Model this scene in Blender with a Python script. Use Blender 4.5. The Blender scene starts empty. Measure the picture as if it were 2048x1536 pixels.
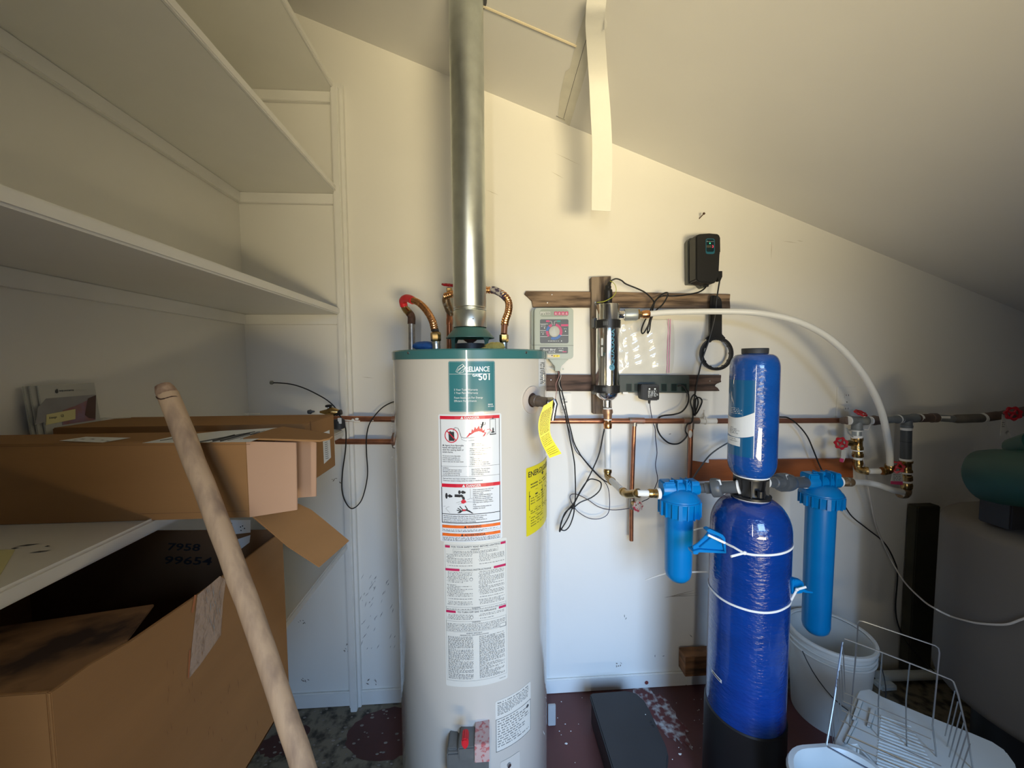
import bpy, bmesh, math, random
import numpy as np
from mathutils import Vector, Matrix
R = random.Random(7)
S = bpy.context.scene
C = S.collection
PI = math.pi
V = Vector

# ------------------------------------------------------------------ camera
EYE = V((0, 0, 1.553)); FOC = 745.0
def basis(yaw, pitch, roll):
    y, p, r = map(math.radians, (yaw, pitch, roll))
    f = V((math.sin(y)*math.cos(p), math.cos(y)*math.cos(p), math.sin(p)))
    rt = V((math.cos(y), -math.sin(y), 0)); up = rt.cross(f)
    return rt*math.cos(r)+up*math.sin(r), -rt*math.sin(r)+up*math.cos(r), f
CR, CU, CF = basis(3.504, -3.268, -0.357)
cam = bpy.data.cameras.new('camera'); cam.sensor_width = 36; cam.lens = FOC*36/2048; cam.clip_start = .02
co = bpy.data.objects.new('camera', cam); C.objects.link(co)
co.matrix_world = Matrix(((CR.x, CU.x, -CF.x, EYE.x), (CR.y, CU.y, -CF.y, EYE.y), (CR.z, CU.z, -CF.z, EYE.z), (0, 0, 0, 1)))
S.camera = co
# ------------------------------------------------------------------ light and exposure
S.view_settings.view_transform = 'Standard'; S.view_settings.look = 'None'
S.view_settings.exposure = -0.18; S.view_settings.gamma = 1; S.view_settings.use_curve_mapping = False
w = bpy.data.worlds.new('sky'); S.world = w; w.use_nodes = True
w.node_tree.nodes['Background'].inputs[0].default_value = (.62, .76, 1, 1)
w.node_tree.nodes['Background'].inputs[1].default_value = .6
DOOR = (.14, 1.08, 2.02); FRONT = -.80
def area(name, loc, tgt, sx, sy, e, col, spread=PI):
    l = bpy.data.lights.new(name, 'AREA'); l.shape = 'RECTANGLE'; l.size = sx; l.size_y = sy
    l.energy = e; l.color = col; l.spread = spread
    o = bpy.data.objects.new(name, l); C.objects.link(o); o.location = loc
    o.rotation_euler = (V(tgt)-V(loc)).to_track_quat('-Z', 'Y').to_euler(); return o
area('open_sky', (.95, -5, 3.5), (.65, 0, 1.1), 3.2, 3.2, 900, (.36, .60, 1))
area('sunlit_ground', (1.0, -5.2, .03), (1.0, -5.1999, 5), 3.2, 3.6, 1950, (1, .82, .47))
area('bright_gap', (-.18, -.785, 1.35), (.35, 1.2, 1.33), .06, 1.3, 3.0, (1, .97, .88), 1.3)

# ------------------------------------------------------------------ helpers
def ray(u, v): return CF+CR*((u-1024)/FOC)-CU*((v-768)/FOC)
def P(u, v, Y=None, X=None, Z=None):          # the point seen at a pixel of the photograph, on a real plane of the room
    d = ray(u, v)
    t = Y/d.y if Y is not None else X/d.x if X is not None else (Z-EYE.z)/d.z
    return EYE+d*t
def PP(pts): return [P(a, b, c) for a, b, c in pts]
CS = .36; CZ = 2.708
def ceil_z(x): return CZ-CS*x
def Pc(u, v, off=0):                          # on the sloping ceiling
    d = ray(u, v); t = (CZ-off-EYE.z-CS*EYE.x)/(d.z+CS*d.x); return EYE+d*t
def cyl_at(uL, uR, v, r):                     # axis of an upright cylinder of radius r between two pixels
    a, b = ray(uL, v), ray(uR, v); A, B = math.atan2(a.x, a.y), math.atan2(b.x, b.y)
    d = r/math.sin((B-A)/2); m = (A+B)/2; return V((math.sin(m)*d, math.cos(m)*d, 0))
def Pcyl(u, v, c, r):
    d = ray(u, v); a = d.x**2+d.y**2; b = -2*(d.x*c.x+d.y*c.y); k = c.x**2+c.y**2-r*r
    D = max(0, b*b-4*a*k); t = (-b-math.sqrt(D))/(2*a); return EYE+d*t
def zat(u, v, c, r=0):
    d = ray(u, v); L = math.hypot(c.x, c.y)-r; return EYE.z+d.z*L/math.hypot(d.x, d.y)

MATS = {}
def mat(name, col, rough=.6, metal=0., var=.06, scale=6, bump=0., bscale=60, spec=.5, col2=None, thr=None, coat=0., alpha=1., trans=0., stretch=None, emit=None, detail=4, ior=1.45):
    if name in MATS: return MATS[name]
    m = bpy.data.materials.new(name); m.use_nodes = True; nt = m.node_tree; N = nt.nodes; L = nt.links
    b = N['Principled BSDF']
    b.inputs['Roughness'].default_value = rough; b.inputs['Metallic'].default_value = metal
    b.inputs['Specular IOR Level'].default_value = spec; b.inputs['Coat Weight'].default_value = coat
    b.inputs['Alpha'].default_value = alpha; b.inputs['Transmission Weight'].default_value = trans; b.inputs['IOR'].default_value = ior
    tc = N.new('ShaderNodeTexCoord'); mp = N.new('ShaderNodeMapping'); L.new(tc.outputs['Object'], mp.inputs[0])
    if stretch: mp.inputs['Scale'].default_value = stretch
    n = N.new('ShaderNodeTexNoise'); n.inputs['Scale'].default_value = scale; n.inputs['Detail'].default_value = detail
    L.new(mp.outputs[0], n.inputs['Vector'])
    rp = N.new('ShaderNodeValToRGB'); L.new(n.outputs[0], rp.inputs[0]); cr = rp.color_ramp
    c2 = col2 or tuple(max(0, x*(1-var*2)) for x in col)
    lo, hi = thr or (.3, .7)
    cr.elements[0].position = lo; cr.elements[1].position = hi
    cr.elements[0].color = (*c2, 1); cr.elements[1].color = (*col, 1)
    L.new(rp.outputs[0], b.inputs['Base Color'])
    if bump:
        n2 = N.new('ShaderNodeTexNoise'); n2.inputs['Scale'].default_value = bscale; n2.inputs['Detail'].default_value = 3
        L.new(mp.outputs[0], n2.inputs['Vector']); bp = N.new('ShaderNodeBump'); bp.inputs['Strength'].default_value = bump
        bp.inputs['Distance'].default_value = .004
        L.new(n2.outputs[0], bp.inputs['Height']); L.new(bp.outputs[0], b.inputs['Normal'])
    if emit:
        b.inputs['Emission Color'].default_value = (*emit[:3], 1); b.inputs['Emission Strength'].default_value = emit[3]
    MATS[name] = m; return m
def srgb(r, g, b):
    f = lambda c: (c/255/12.92 if c/255 <= .04045 else ((c/255+.055)/1.055)**2.4); return (f(r), f(g), f(b))

class MB:
    def __init__(s): s.v = []; s.f = []
    def add(s, vs, fs):
        n = len(s.v); s.v += [V(x) for x in vs]; s.f += [tuple(i+n for i in f) for f in fs]; return s
    def hexa(s, p):           # 8 corners: bottom 4 ccw, top 4
        return s.add(p, [(3, 2, 1, 0), (4, 5, 6, 7), (0, 1, 5, 4), (1, 2, 6, 5), (2, 3, 7, 6), (3, 0, 4, 7)])
    def box(s, a, b):
        x0, y0, z0 = a; x1, y1, z1 = b
        return s.hexa([(x0, y0, z0), (x1, y0, z0), (x1, y1, z0), (x0, y1, z0), (x0, y0, z1), (x1, y0, z1), (x1, y1, z1), (x0, y1, z1)])
    def prism(s, poly, d):    # polygon extruded by vector d
        n = len(poly); d = V(d); q = [V(p) for p in poly]
        return s.add(q+[p+d for p in q], [tuple(range(n))[::-1], tuple(range(n, 2*n))]+[(i, (i+1) % n, n+(i+1) % n, n+i) for i in range(n)])
    def sheet(s, a, b, th=.003):   # two polylines joined into a thin solid sheet (thickness th along mean normal)
        n = len(a); a = [V(x) for x in a]; b = [V(x) for x in b]
        nr = []
        for i in range(n):
            t = a[min(i+1, n-1)]-a[max(i-1, 0)]; k = t.cross(b[i]-a[i]); nr.append(k.normalized()*th if k.length > 1e-9 else V((0, 0, th)))
        vs = a+b+[p+m for p, m in zip(a, nr)]+[p+m for p, m in zip(b, nr)]
        fs = []
        for i in range(n-1):
            fs += [(i, i+1, n+i+1, n+i), (2*n+i, 3*n+i, 3*n+i+1, 2*n+i+1), (i, 2*n+i, 2*n+i+1, i+1), (n+i, n+i+1, 3*n+i+1, 3*n+i)]
        fs += [(0, n, 3*n, 2*n), (n-1, 3*n-1, 4*n-1, 2*n-1)]
        return s.add(vs, fs)
    def tube(s, pts, r, seg=12, cap=True, flat=None, up=None):
        pts = [V(p) for p in pts]; n = len(pts)
        rr = r if isinstance(r, (list, tuple)) else [r]*n
        T = []
        for i in range(n):
            t = pts[min(i+1, n-1)]-pts[max(i-1, 0)]; T.append(t.normalized() if t.length > 1e-12 else (T[-1] if T else V((0, 0, 1))))
        u = V(up) if up else (V((0, 0, 1)) if abs(T[0].z) < .9 else V((1, 0, 0)))
        vs = []
        for i in range(n):
            t = T[i]; u = (u-t*u.dot(t)); u = u.normalized() if u.length > 1e-9 else t.orthogonal().normalized(); b = t.cross(u)
            for k in range(seg):
                a = 2*PI*k/seg; x, y = math.cos(a)*rr[i], math.sin(a)*rr[i]
                if flat: x *= flat
                vs.append(pts[i]+u*x+b*y)
        fs = [(i*seg+k, i*seg+(k+1) % seg, (i+1)*seg+(k+1) % seg, (i+1)*seg+k) for i in range(n-1) for k in range(seg)]
        if cap: fs += [tuple(range(seg))[::-1], tuple((n-1)*seg+k for k in range(seg))]
        return s.add(vs, fs)
    def lathe(s, prof, c, seg=32, ax=(0, 0, 1), cap=True):    # prof: (radius, height) along axis from point c
        ax = V(ax).normalized(); c = V(c)
        return s.tube_raw([(c+ax*h, max(r, 1e-5)) for r, h in prof], ax, seg, cap)
    def tube_raw(s, pr, ax, seg, cap):
        u = V((1, 0, 0)) if abs(ax.x) < .9 else V((0, 1, 0)); u = (u-ax*u.dot(ax)).normalized(); b = ax.cross(u); vs = []
        for p, r in pr:
            for k in range(seg):
                a = 2*PI*k/seg; vs.append(p+u*math.cos(a)*r+b*math.sin(a)*r)
        n = len(pr)
        fs = [(i*seg+k, i*seg+(k+1) % seg, (i+1)*seg+(k+1) % seg, (i+1)*seg+k) for i in range(n-1) for k in range(seg)]
        if cap: fs += [tuple(range(seg))[::-1], tuple((n-1)*seg+k for k in range(seg))]
        return s.add(vs, fs)
    def rod(s, a, b, prof, seg=16):      # prof: (fraction, radius) from a to b
        a, b = V(a), V(b); d = b-a
        return s.lathe([(r, t*d.length) for t, r in prof], a, seg, d)
    def torus(s, c, ax, Rr, r, seg=32, m=8):
        ax = V(ax).normalized(); u = ax.orthogonal().normalized(); b = ax.cross(u); c = V(c)
        vs = []
        for i in range(seg):
            a = 2*PI*i/seg; d = u*math.cos(a)+b*math.sin(a)
            for k in range(m):
                q = 2*PI*k/m; vs.append(c+d*(Rr+r*math.cos(q))+ax*r*math.sin(q))
        fs = [(i*m+k, ((i+1) % seg)*m+k, ((i+1) % seg)*m+(k+1) % m, i*m+(k+1) % m) for i in range(seg) for k in range(m)]
        return s.add(vs, fs)
    def blob(s, c, rx, ry, rz, n=8, seg=14, jit=0, rnd=None):
        vs = []; c = V(c)
        for i in range(1, n):
            a = PI*i/n
            for k in range(seg):
                q = 2*PI*k/seg; j = 1+(rnd.uniform(-jit, jit) if rnd else 0)
                vs.append(c+V((math.sin(a)*math.cos(q)*rx*j, math.sin(a)*math.sin(q)*ry*j, -math.cos(a)*rz*j)))
        m = len(vs); vs += [c-V((0, 0, rz)), c+V((0, 0, rz))]
        fs = [(i*seg+k, i*seg+(k+1) % seg, (i+1)*seg+(k+1) % seg, (i+1)*seg+k) for i in range(n-2) for k in range(seg)]
        fs += [(m, (k+1) % seg, k) for k in range(seg)]+[(m+1, (n-2)*seg+k, (n-2)*seg+(k+1) % seg) for k in range(seg)]
        return s.add(vs, fs)
    def build(s, name, m, parent=None, smooth=True, bevel=0, ang=40, **tags):
        me = bpy.data.meshes.new(name); off = parent.matrix_world.translation.copy() if parent else V((0, 0, 0))
        if parent and parent.get('_w'): off = V(parent['_w'])
        o = bpy.data.objects.new(name, me)
        if parent is None:   # origin at the base centre
            xs = [p.x for p in s.v]; ys = [p.y for p in s.v]; zs = [p.z for p in s.v]
            off = V(((min(xs)+max(xs))/2, (min(ys)+max(ys))/2, min(zs))); o.location = off; o['_w'] = tuple(off)
        else: o['_w'] = tuple(off)
        me.from_pydata([p-off for p in s.v], [], s.f)
        bm = bmesh.new(); bm.from_mesh(me)
        bmesh.ops.recalc_face_normals(bm, faces=bm.faces)
        if bevel:
            es = [e for e in bm.edges if len(e.link_faces) == 2 and e.calc_face_angle(0) > .5]
            bmesh.ops.bevel(bm, geom=es, offset=bevel, segments=2, affect='EDGES', clamp_overlap=True)
        bm.to_mesh(me); bm.free()
        if smooth:
            me.polygons.foreach_set('use_smooth', [True]*len(me.polygons)); me.set_sharp_from_angle(angle=math.radians(ang))
        me.materials.append(m if not isinstance(m, str) else MATS[m])
        C.objects.link(o)
        if parent: o.parent = parent
        for k, x in tags.items(): o[k] = x
        return o
def thing(name, label, cat, loc, group=None):
    o = bpy.data.objects.new(name, None); C.objects.link(o); o.location = loc; o['_w'] = tuple(loc)
    o.empty_display_size = .05; o['label'] = label; o['category'] = cat
    if group: o['group'] = group
    bpy.context.view_layer.update(); return o
def T(label, cat, group=None):
    d = dict(label=label, category=cat)
    if group: d['group'] = group
    return d
def struct(): return dict(kind='structure')
def spline(pts, k=8):     # Catmull-Rom
    p = [V(x) for x in pts]; p = [p[0]*2-p[1]]+p+[p[-1]*2-p[-2]]; out = []
    for i in range(1, len(p)-2):
        a, b, c, d = p[i-1:i+3]
        for j in range(k):
            t = j/k; out.append(.5*((2*b)+(c-a)*t+(2*a-5*b+4*c-d)*t*t+(3*b-a-3*c+d)*t**3))
    out.append(p[-2]); return out
def cable(name, pts, r, m, label, cat='cable', group=None, seg=8, parent=None):
    b = MB().tube(spline(PP(pts), 6), r, seg)
    if parent: return b.build(name, m, parent)
    return b.build(name, m, **T(label, cat, group))
# flat print: letters and strips laid on a surface by a map (x, y) -> point
_FC = {}
def glyphs(txt, bold=False):
    key = (txt, bold)
    if key not in _FC:
        cu = bpy.data.curves.new('t', 'FONT'); cu.body = txt; cu.size = 1; cu.resolution_u = 2; cu.fill_mode = 'FRONT'
        if bold: cu.offset = .018
        ob = bpy.data.objects.new('t', cu); me = bpy.data.meshes.new_from_object(ob)
        _FC[key] = ([tuple(x.co) for x in me.vertices], [tuple(p.vertices) for p in me.polygons])
        bpy.data.objects.remove(ob); bpy.data.curves.remove(cu); bpy.data.meshes.remove(me)
    return _FC[key]
def text(mb, fn, x, y, h, txt, bold=False, width=None, align='L', skew=0, rot=0, sx=1):
    vs, fs = glyphs(txt, bold)      # y grows downwards; (x, y) is the baseline start; h is the capital height
    if not vs: return
    k = h/.7; W = max(v[0] for v in vs)*k*sx
    if width: sx *= width/W; W = width
    x0 = x-(W/2 if align == 'C' else W if align == 'R' else 0)
    c, s_ = math.cos(rot), math.sin(rot); out = []
    for v in vs:
        a, b = v[0]*k*sx+v[1]*k*skew, v[1]*k; out.append(fn(x0+a*c+b*s_, y-b*c+a*s_))
    mb.add(out, fs)
def strip(mb, fn, x0, y0, x1, y1, n=8):
    vs = [fn(x0+(x1-x0)*i/n, y) for i in range(n+1) for y in (y0, y1)]
    mb.add(vs, [(2*i, 2*i+1, 2*i+3, 2*i+2) for i in range(n)])
def frame(mb, fn, x0, y0, x1, y1, t, n=8):
    strip(mb, fn, x0, y0, x1, y0+t, n); strip(mb, fn, x0, y1-t, x1, y1, n); strip(mb, fn, x0, y0, x0+t, y1, 1); strip(mb, fn, x1-t, y0, x1, y1, 1)
def poly(mb, fn, pts):
    mb.add([fn(a, b) for a, b in pts], [tuple(range(len(pts)))])
def dashes(mb, fn, x0, x1, y, h, rnd, last=1.):   # a line of print too small to read
    x = x0; e = x0+(x1-x0)*last
    while x < e-1:
        L = min(rnd.uniform(h*1.2, h*5), e-x); 
        for q in range(max(1, int(L/(h*.9)))):
            a = x+q*h*.9; strip(mb, fn, a, y-h*rnd.uniform(.75, 1.15), min(a+h*.62, e), y, 1)
        x += L+h*.7
def line(mb, f, pts, t):
    for (x0, y0), (x1, y1) in zip(pts, pts[1:]):
        L = math.hypot(x1-x0, y1-y0) or 1; nx, ny = -(y1-y0)/L*t/2, (x1-x0)/L*t/2
        poly(mb, f, [(x0+nx, y0+ny), (x1+nx, y1+ny), (x1-nx, y1-ny), (x0-nx, y0-ny)])
def dot(mb, f, x, y, rx, ry=None, n=12): poly(mb, f, [(x+math.cos(2*PI*i/n)*rx, y+math.sin(2*PI*i/n)*(ry or rx)) for i in range(n)])
# ------------------------------------------------------------------ materials
mat('wall_paint', (.80, .785, .735), .62, var=.015, scale=3, bump=.12, bscale=22, spec=.3)
mat('ceiling_paint', (.76, .75, .725), .7, var=.015, scale=3, bump=.08, bscale=40, spec=.2)
mat('shelf_paint', (.80, .79, .73), .45, var=.02, scale=5, bump=.05, bscale=30)
mat('trim_paint', (.80, .79, .75), .4, var=.03, scale=8, bump=.06, bscale=40)
mat('scuff_and_gap_shade', (.10, .10, .105), .9)
mat('stain', (.28, .24, .20), .9, var=.2, scale=30)
mat('cardboard', (.34, .185, .078), .85, var=.05, scale=3, bump=.05, bscale=90, spec=.2, stretch=(1, 1, 6))
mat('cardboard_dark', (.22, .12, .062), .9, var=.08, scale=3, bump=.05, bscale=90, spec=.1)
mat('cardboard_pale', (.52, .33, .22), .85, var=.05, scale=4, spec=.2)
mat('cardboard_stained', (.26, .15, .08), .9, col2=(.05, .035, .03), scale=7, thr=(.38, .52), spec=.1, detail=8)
mat('paper', (.74, .76, .76), .6, var=.02)
mat('paper_yellow', (.72, .68, .34), .7, var=.02)
mat('ink', (.02, .02, .025), .6)
mat('ink_grey', (.075, .08, .085), .7)
mat('stick_wood', (.52, .375, .25), .75, col2=(.30, .21, .15), scale=45, thr=(.30, .55), stretch=(1, 1, .10), bump=.3, bscale=60, detail=8)
mat('galvanized', (.72, .76, .72), .36, metal=1, var=.09, scale=18, bump=.03, bscale=200, detail=6)
mat('pipe_grey', (.23, .25, .26), .6, var=.15, scale=30, metal=.25)
mat('pipe_brown', (.17, .12, .10), .55, var=.2, scale=30, metal=.3)
mat('copper', (.52, .22, .12), .33, metal=.85, col2=(.28, .12, .08), scale=22, thr=(.2, .65), detail=6)
mat('copper_bright', (.86, .42, .18), .25, metal=1, var=.1, scale=40)
mat('copper_old', (.42, .22, .16), .5, metal=.7, col2=(.30, .30, .27), scale=30, thr=(.35, .6))
mat('brass', (.50, .34, .14), .27, metal=1, var=.15, scale=40)
mat('solder', (.45, .42, .38), .4, metal=.7, var=.2, scale=60)
mat('enamel', (.60, .575, .52), .20, var=.01, scale=2, coat=.6)
mat('teal', (.045, .165, .175), .25, var=.03, scale=5, coat=.5)
mat('teal_label', (.035, .175, .20), .2, var=.01, coat=.6)
mat('teal_hood', (.06, .17, .15), .4, var=.1, scale=14)
mat('label_white', (.72, .755, .78), .22, var=.01, coat=.5)
mat('label_cream', (.66, .66, .61), .35, var=.01, coat=.3)
mat('red_print', (.62, .012, .04), .35); mat('orange_print', (.80, .15, .02), .35); mat('magenta_print', (.50, .02, .10), .4)
mat('silver_print', (.60, .66, .66), .3, metal=.3); mat('navy_print', (.02, .025, .06), .4); mat('white_print', (.75, .78, .78), .4)
mat('chrome', (.42, .42, .44), .28, metal=1, var=.02)
mat('steel', (.86, .85, .83), .13, metal=1, var=.03, scale=3, stretch=(1, 1, .2))
mat('rust', (.13, .07, .05), .8, metal=.2, var=.3, scale=40)
mat('red_plastic', (.62, .02, .03), .4, var=.05, scale=30)
mat('red_wheel', (.45, .012, .025), .35, var=.12, scale=50)
mat('pink_wheel', (.70, .62, .60), .5, col2=(.50, .05, .09), scale=60, thr=(.42, .52))
mat('black_plastic', (.018, .018, .019), .38, var=.1, scale=10)
mat('black_rubber', (.012, .012, .013), .45, var=.1)
mat('charcoal', (.030, .033, .038), .55, var=.1, scale=6)
mat('dark_blue_cord', (.03, .028, .06), .4); mat('cord_grey', (.10, .11, .12), .5)
mat('tank_blue', (.003, .045, .27), .20, var=.15, scale=5, coat=.8, bump=.8, bscale=45, stretch=(1, 1, 2.2))
mat('tank_blue_top', (.006, .075, .34), .20, var=.12, scale=5, coat=.8, bump=.7, bscale=50, stretch=(1, 1, 2))
mat('label_blue', (.004, .10, .25), .25, var=.02, coat=.6)
mat('filter_blue', (.0, .18, .48), .30, var=.02, scale=6)
mat('pvc_grey', (.085, .095, .105), .4, var=.05)
mat('pex', (.76, .765, .74), .35, var=.01)
mat('tape', (.86, .855, .83), .5, var=.02)
mat('timer_grey', (.42, .47, .42), .45, var=.01); mat('timer_dark', (.10, .105, .105), .4); mat('timer_bezel', (.31, .36, .30), .45)
mat('pink_print', (.62, .06, .17), .4); mat('blue_print', (.05, .16, .48), .4); mat('green_print', (.05, .32, .26), .4); mat('knob_grey', (.52, .53, .49), .4)
mat('yellow_tag', (.85, .68, .01), .4, var=.02); mat('energy_yellow', (.72, .62, .02), .35, var=.04, scale=14)
mat('old_wood', (.27, .185, .12), .8, col2=(.07, .045, .03), scale=16, thr=(.38, .60), stretch=(.35, 2, 3.2), bump=.5, bscale=30, detail=9)
mat('old_wood_upright', (.27, .21, .155), .8, col2=(.085, .06, .045), scale=16, thr=(.38, .60), stretch=(3, 2, .3), bump=.5, bscale=30, detail=9)
mat('old_wood_dark', (.12, .075, .058), .8, col2=(.03, .02, .017), scale=16, thr=(.38, .60), stretch=(.35, 2, 3.2), bump=.5, bscale=30, detail=9)
mat('stained_wood', (.36, .105, .03), .6, col2=(.16, .045, .015), scale=6, thr=(.25, .6), stretch=(.4, 1, 3), bump=.2, detail=7)
mat('block_wood', (.30, .14, .06), .8, col2=(.08, .045, .025), scale=14, thr=(.3, .6), stretch=(.5, 1, 3), bump=.3)
mat('dark_post', (.060, .055, .035), .85, var=.2, scale=8)
mat('bag', (.80, .79, .72), .16, var=.03, scale=14, bump=1.0, bscale=16, alpha=.95, coat=.7, spec=.7)
mat('zip_pink', (.78, .28, .50), .4)
mat('bucket', (.66, .67, .64), .4, var=.04, scale=5); mat('white_plastic', (.60, .645, .64), .35, var=.03, scale=4)
mat('wire_steel', (.45, .46, .46), .3, metal=.9)
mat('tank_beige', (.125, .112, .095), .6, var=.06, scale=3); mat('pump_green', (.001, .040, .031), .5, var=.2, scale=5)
mat('blue_cloth', (.03, .15, .42), .6, col2=(.02, .09, .30), scale=30, bump=.5, bscale=40); mat('yellow_foam', (.62, .50, .14), .9, var=.15, scale=60, bump=.6, bscale=80)
mat('earth_wire', (.45, .50, .05), .4); mat('wire_pink', (.55, .30, .28), .5); mat('wire_white', (.66, .64, .6), .5)
mat('led_green', (.05, .8, .3), .4, emit=(.05, 1, .35, 3)); mat('led_red', (.6, .05, .1), .4, emit=(1, .08, .15, .8))
mat('photo_grey', (.36, .36, .37), .4, var=.2, scale=9); mat('photo_brown', (.10, .045, .03), .4, var=.2, scale=20); mat('photo_violet', (.25, .17, .26), .4, col2=(.30, .12, .10), scale=40)
mat('brochure', (.50, .51, .48), .35, var=.02); mat('hot_tape', (.05, .035, .08), .5, col2=(.45, .42, .38), scale=90, thr=(.42, .55))
mat('drywall_grey', (.68, .66, .58), .85, var=.05, scale=20)
mat('unseen_wall_brown', (.40, .35, .28), .8, var=.2, scale=4, stretch=(1, 1, .2))  # darker finish given to the unseen walls to cut bounce light
mat('floor_wood', (.45, .43, .40), .8)
mat('clear_tape', (.36, .225, .13), .15, coat=.6, bump=1, bscale=50, spec=.6)

# floor: grey concrete, brown-red floor paint
def floor_mat():
    m = mat('floor_paint', (.115, .036, .034), .5, col2=(.075, .030, .028), scale=4, bump=.15, bscale=50, detail=8)
    nt = m.node_tree; N = nt.nodes; L = nt.links; b = N['Principled BSDF']
    src = b.inputs['Base Color'].links[0].from_socket
    tc = N.new('ShaderNodeNewGeometry'); sp = N.new('ShaderNodeSeparateXYZ'); L.new(tc.outputs['Position'], sp.inputs[0])
    n = N.new('ShaderNodeTexNoise'); n.inputs['Scale'].default_value = 9; n.inputs['Detail'].default_value = 7; L.new(tc.outputs['Position'], n.inputs['Vector'])
    # worn bare concrete towards the shelves and the far right
    ma = N.new('ShaderNodeMath'); ma.operation = 'MULTIPLY_ADD'; L.new(n.outputs[0], ma.inputs[0]); ma.inputs[1].default_value = .35; L.new(sp.outputs[0], ma.inputs[2])
    lt = N.new('ShaderNodeMapRange'); L.new(ma.outputs[0], lt.inputs[0]); lt.inputs[1].default_value = .19; lt.inputs[2].default_value = .22; lt.inputs[3].default_value = 1; lt.inputs[4].default_value = 0
    gt = N.new('ShaderNodeMapRange'); L.new(ma.outputs[0], gt.inputs[0]); gt.inputs[1].default_value = 1.55; gt.inputs[2].default_value = 1.62
    mx = N.new('ShaderNodeMath'); mx.operation = 'MAXIMUM'; L.new(lt.outputs[0], mx.inputs[0]); L.new(gt.outputs[0], mx.inputs[1])
    n3 = N.new('ShaderNodeTexNoise'); n3.inputs['Scale'].default_value = 26; n3.inputs['Detail'].default_value = 9; L.new(tc.outputs['Position'], n3.inputs['Vector'])
    cr = N.new('ShaderNodeValToRGB'); L.new(n3.outputs[0], cr.inputs[0]); cr.color_ramp.elements[0].position = .36; cr.color_ramp.elements[1].position = .55
    cr.color_ramp.elements[0].color = (.035, .028, .018, 1); cr.color_ramp.elements[1].color = (.19, .16, .11, 1)
    mix = N.new('ShaderNodeMixRGB'); L.new(mx.outputs[0], mix.inputs[0]); L.new(src, mix.inputs[1]); L.new(cr.outputs[0], mix.inputs[2])
    L.new(mix.outputs[0], b.inputs['Base Color']); return m
floor_mat()
mat('floor_red', (.085, .026, .022), .5, var=.2, scale=6, bump=.1, bscale=60)
mat('efflorescence', (.40, .40, .40), .9, col2=(.115, .036, .034), scale=38, thr=(.46, .66), detail=9)

# ------------------------------------------------------------------ setting
WY = 1.66; LX = -1.034; RX = 3.15
MB().box((LX-.1, FRONT-.1, -.08), (RX+.1, WY+.1, 0)).build('floor', 'floor_paint', smooth=False, **struct())
zl, zr = ceil_z(LX-.1), ceil_z(RX+.1)
MB().hexa([(LX-.1, FRONT-.1, zl), (RX+.1, FRONT-.1, zr), (RX+.1, WY+.1, zr), (LX-.1, WY+.1, zl), (LX-.1, FRONT-.1, zl+.06), (RX+.1, FRONT-.1, zr+.06), (RX+.1, WY+.1, zr+.06), (LX-.1, WY+.1, zl+.06)]).build('ceiling', 'ceiling_paint', smooth=False, **struct())
MB().prism([(LX, WY, 0), (RX, WY, 0), (RX, WY, ceil_z(RX)), (LX, WY, ceil_z(LX))], (0, .1, 0)).build('wall_back', 'wall_paint', smooth=False, **struct())
MB().box((LX-.1, FRONT, 0), (LX, WY+.1, ceil_z(LX-.05))).build('wall_left', 'wall_paint', smooth=False, **struct())
MB().box((RX, FRONT, 0), (RX+.1, WY+.1, ceil_z(RX))).build('wall_right', 'unseen_wall_brown', smooth=False, **struct())
wf = MB(); d0, d1, dz = DOOR
wf.prism([(LX, FRONT, 0), (d0, FRONT, 0), (d0, FRONT, ceil_z(d0)), (LX, FRONT, ceil_z(LX))], (0, -.1, 0))
wf.prism([(d1, FRONT, 0), (RX, FRONT, 0), (RX, FRONT, ceil_z(RX)), (d1, FRONT, ceil_z(d1))], (0, -.1, 0))
wf.prism([(d0, FRONT, dz), (d1, FRONT, dz), (d1, FRONT, ceil_z(d1)), (d0, FRONT, ceil_z(d0))], (0, -.1, 0))
wf.build('wall_front', 'unseen_wall_brown', smooth=False, **struct())
MB().box((LX, WY-.012, 0), (.93, WY-.0005, .068)).build('baseboard_back', 'trim_paint', bevel=.003, **struct())
bx = MB().box((.93, WY-.012, 0), (1.45, WY-.0005, .068)).build('baseboard_back', 'trim_paint', bevel=.003, **struct())
# upright casing at the end of the shelves: a batten on a wider strip
xp = P(692, 640, WY).x
MB().box((xp-.030, WY-.022, .0), (xp+.022, WY-.0005, 2.705)).build('trim_1', 'trim_paint', bevel=.002, **struct())
MB().box((xp-.018, WY-.045, .0), (xp+.010, WY-.022, 2.68)).build('trim_2', 'trim_paint', bevel=.003, **struct())
# ceiling: batten seam, bare joint where tape came off
a, b = Pc(962, 10), Pc(1153, 92)
n = V((CS, 0, 1)).normalized()
MB().tube([a-n*.001, b-n*.001], .004, 6).build('trim_3', mat('seam_paint', (.66, .58, .42), .7), **struct())
ou = [(1116, 236), (1128, 243), (1139, 253), (1152, 208), (1164, 172), (1178, 120), (1190, 60), (1194, 8), (1176, 8), (1158, 62), (1146, 112), (1140, 136), (1131, 143), (1127, 160), (1121, 186), (1119, 200)]
jt = MB().prism([Pc(u, v, .0003) for u, v in ou], -n*.0006).build('bare_joint', 'drywall_grey', bpy.data.objects['ceiling'], smooth=False)
MB().tube([Pc(1127, 237, .001), Pc(1150, 155, .001), Pc(1172, 80, .001)], .0009, 4).build('crack', 'scuff_and_gap_shade', bpy.data.objects['ceiling'])
MB().tube([Pc(1112, 232, .001), Pc(1130, 240, .001)], .0008, 4).build('crack', 'scuff_and_gap_shade', bpy.data.objects['ceiling'])

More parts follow.
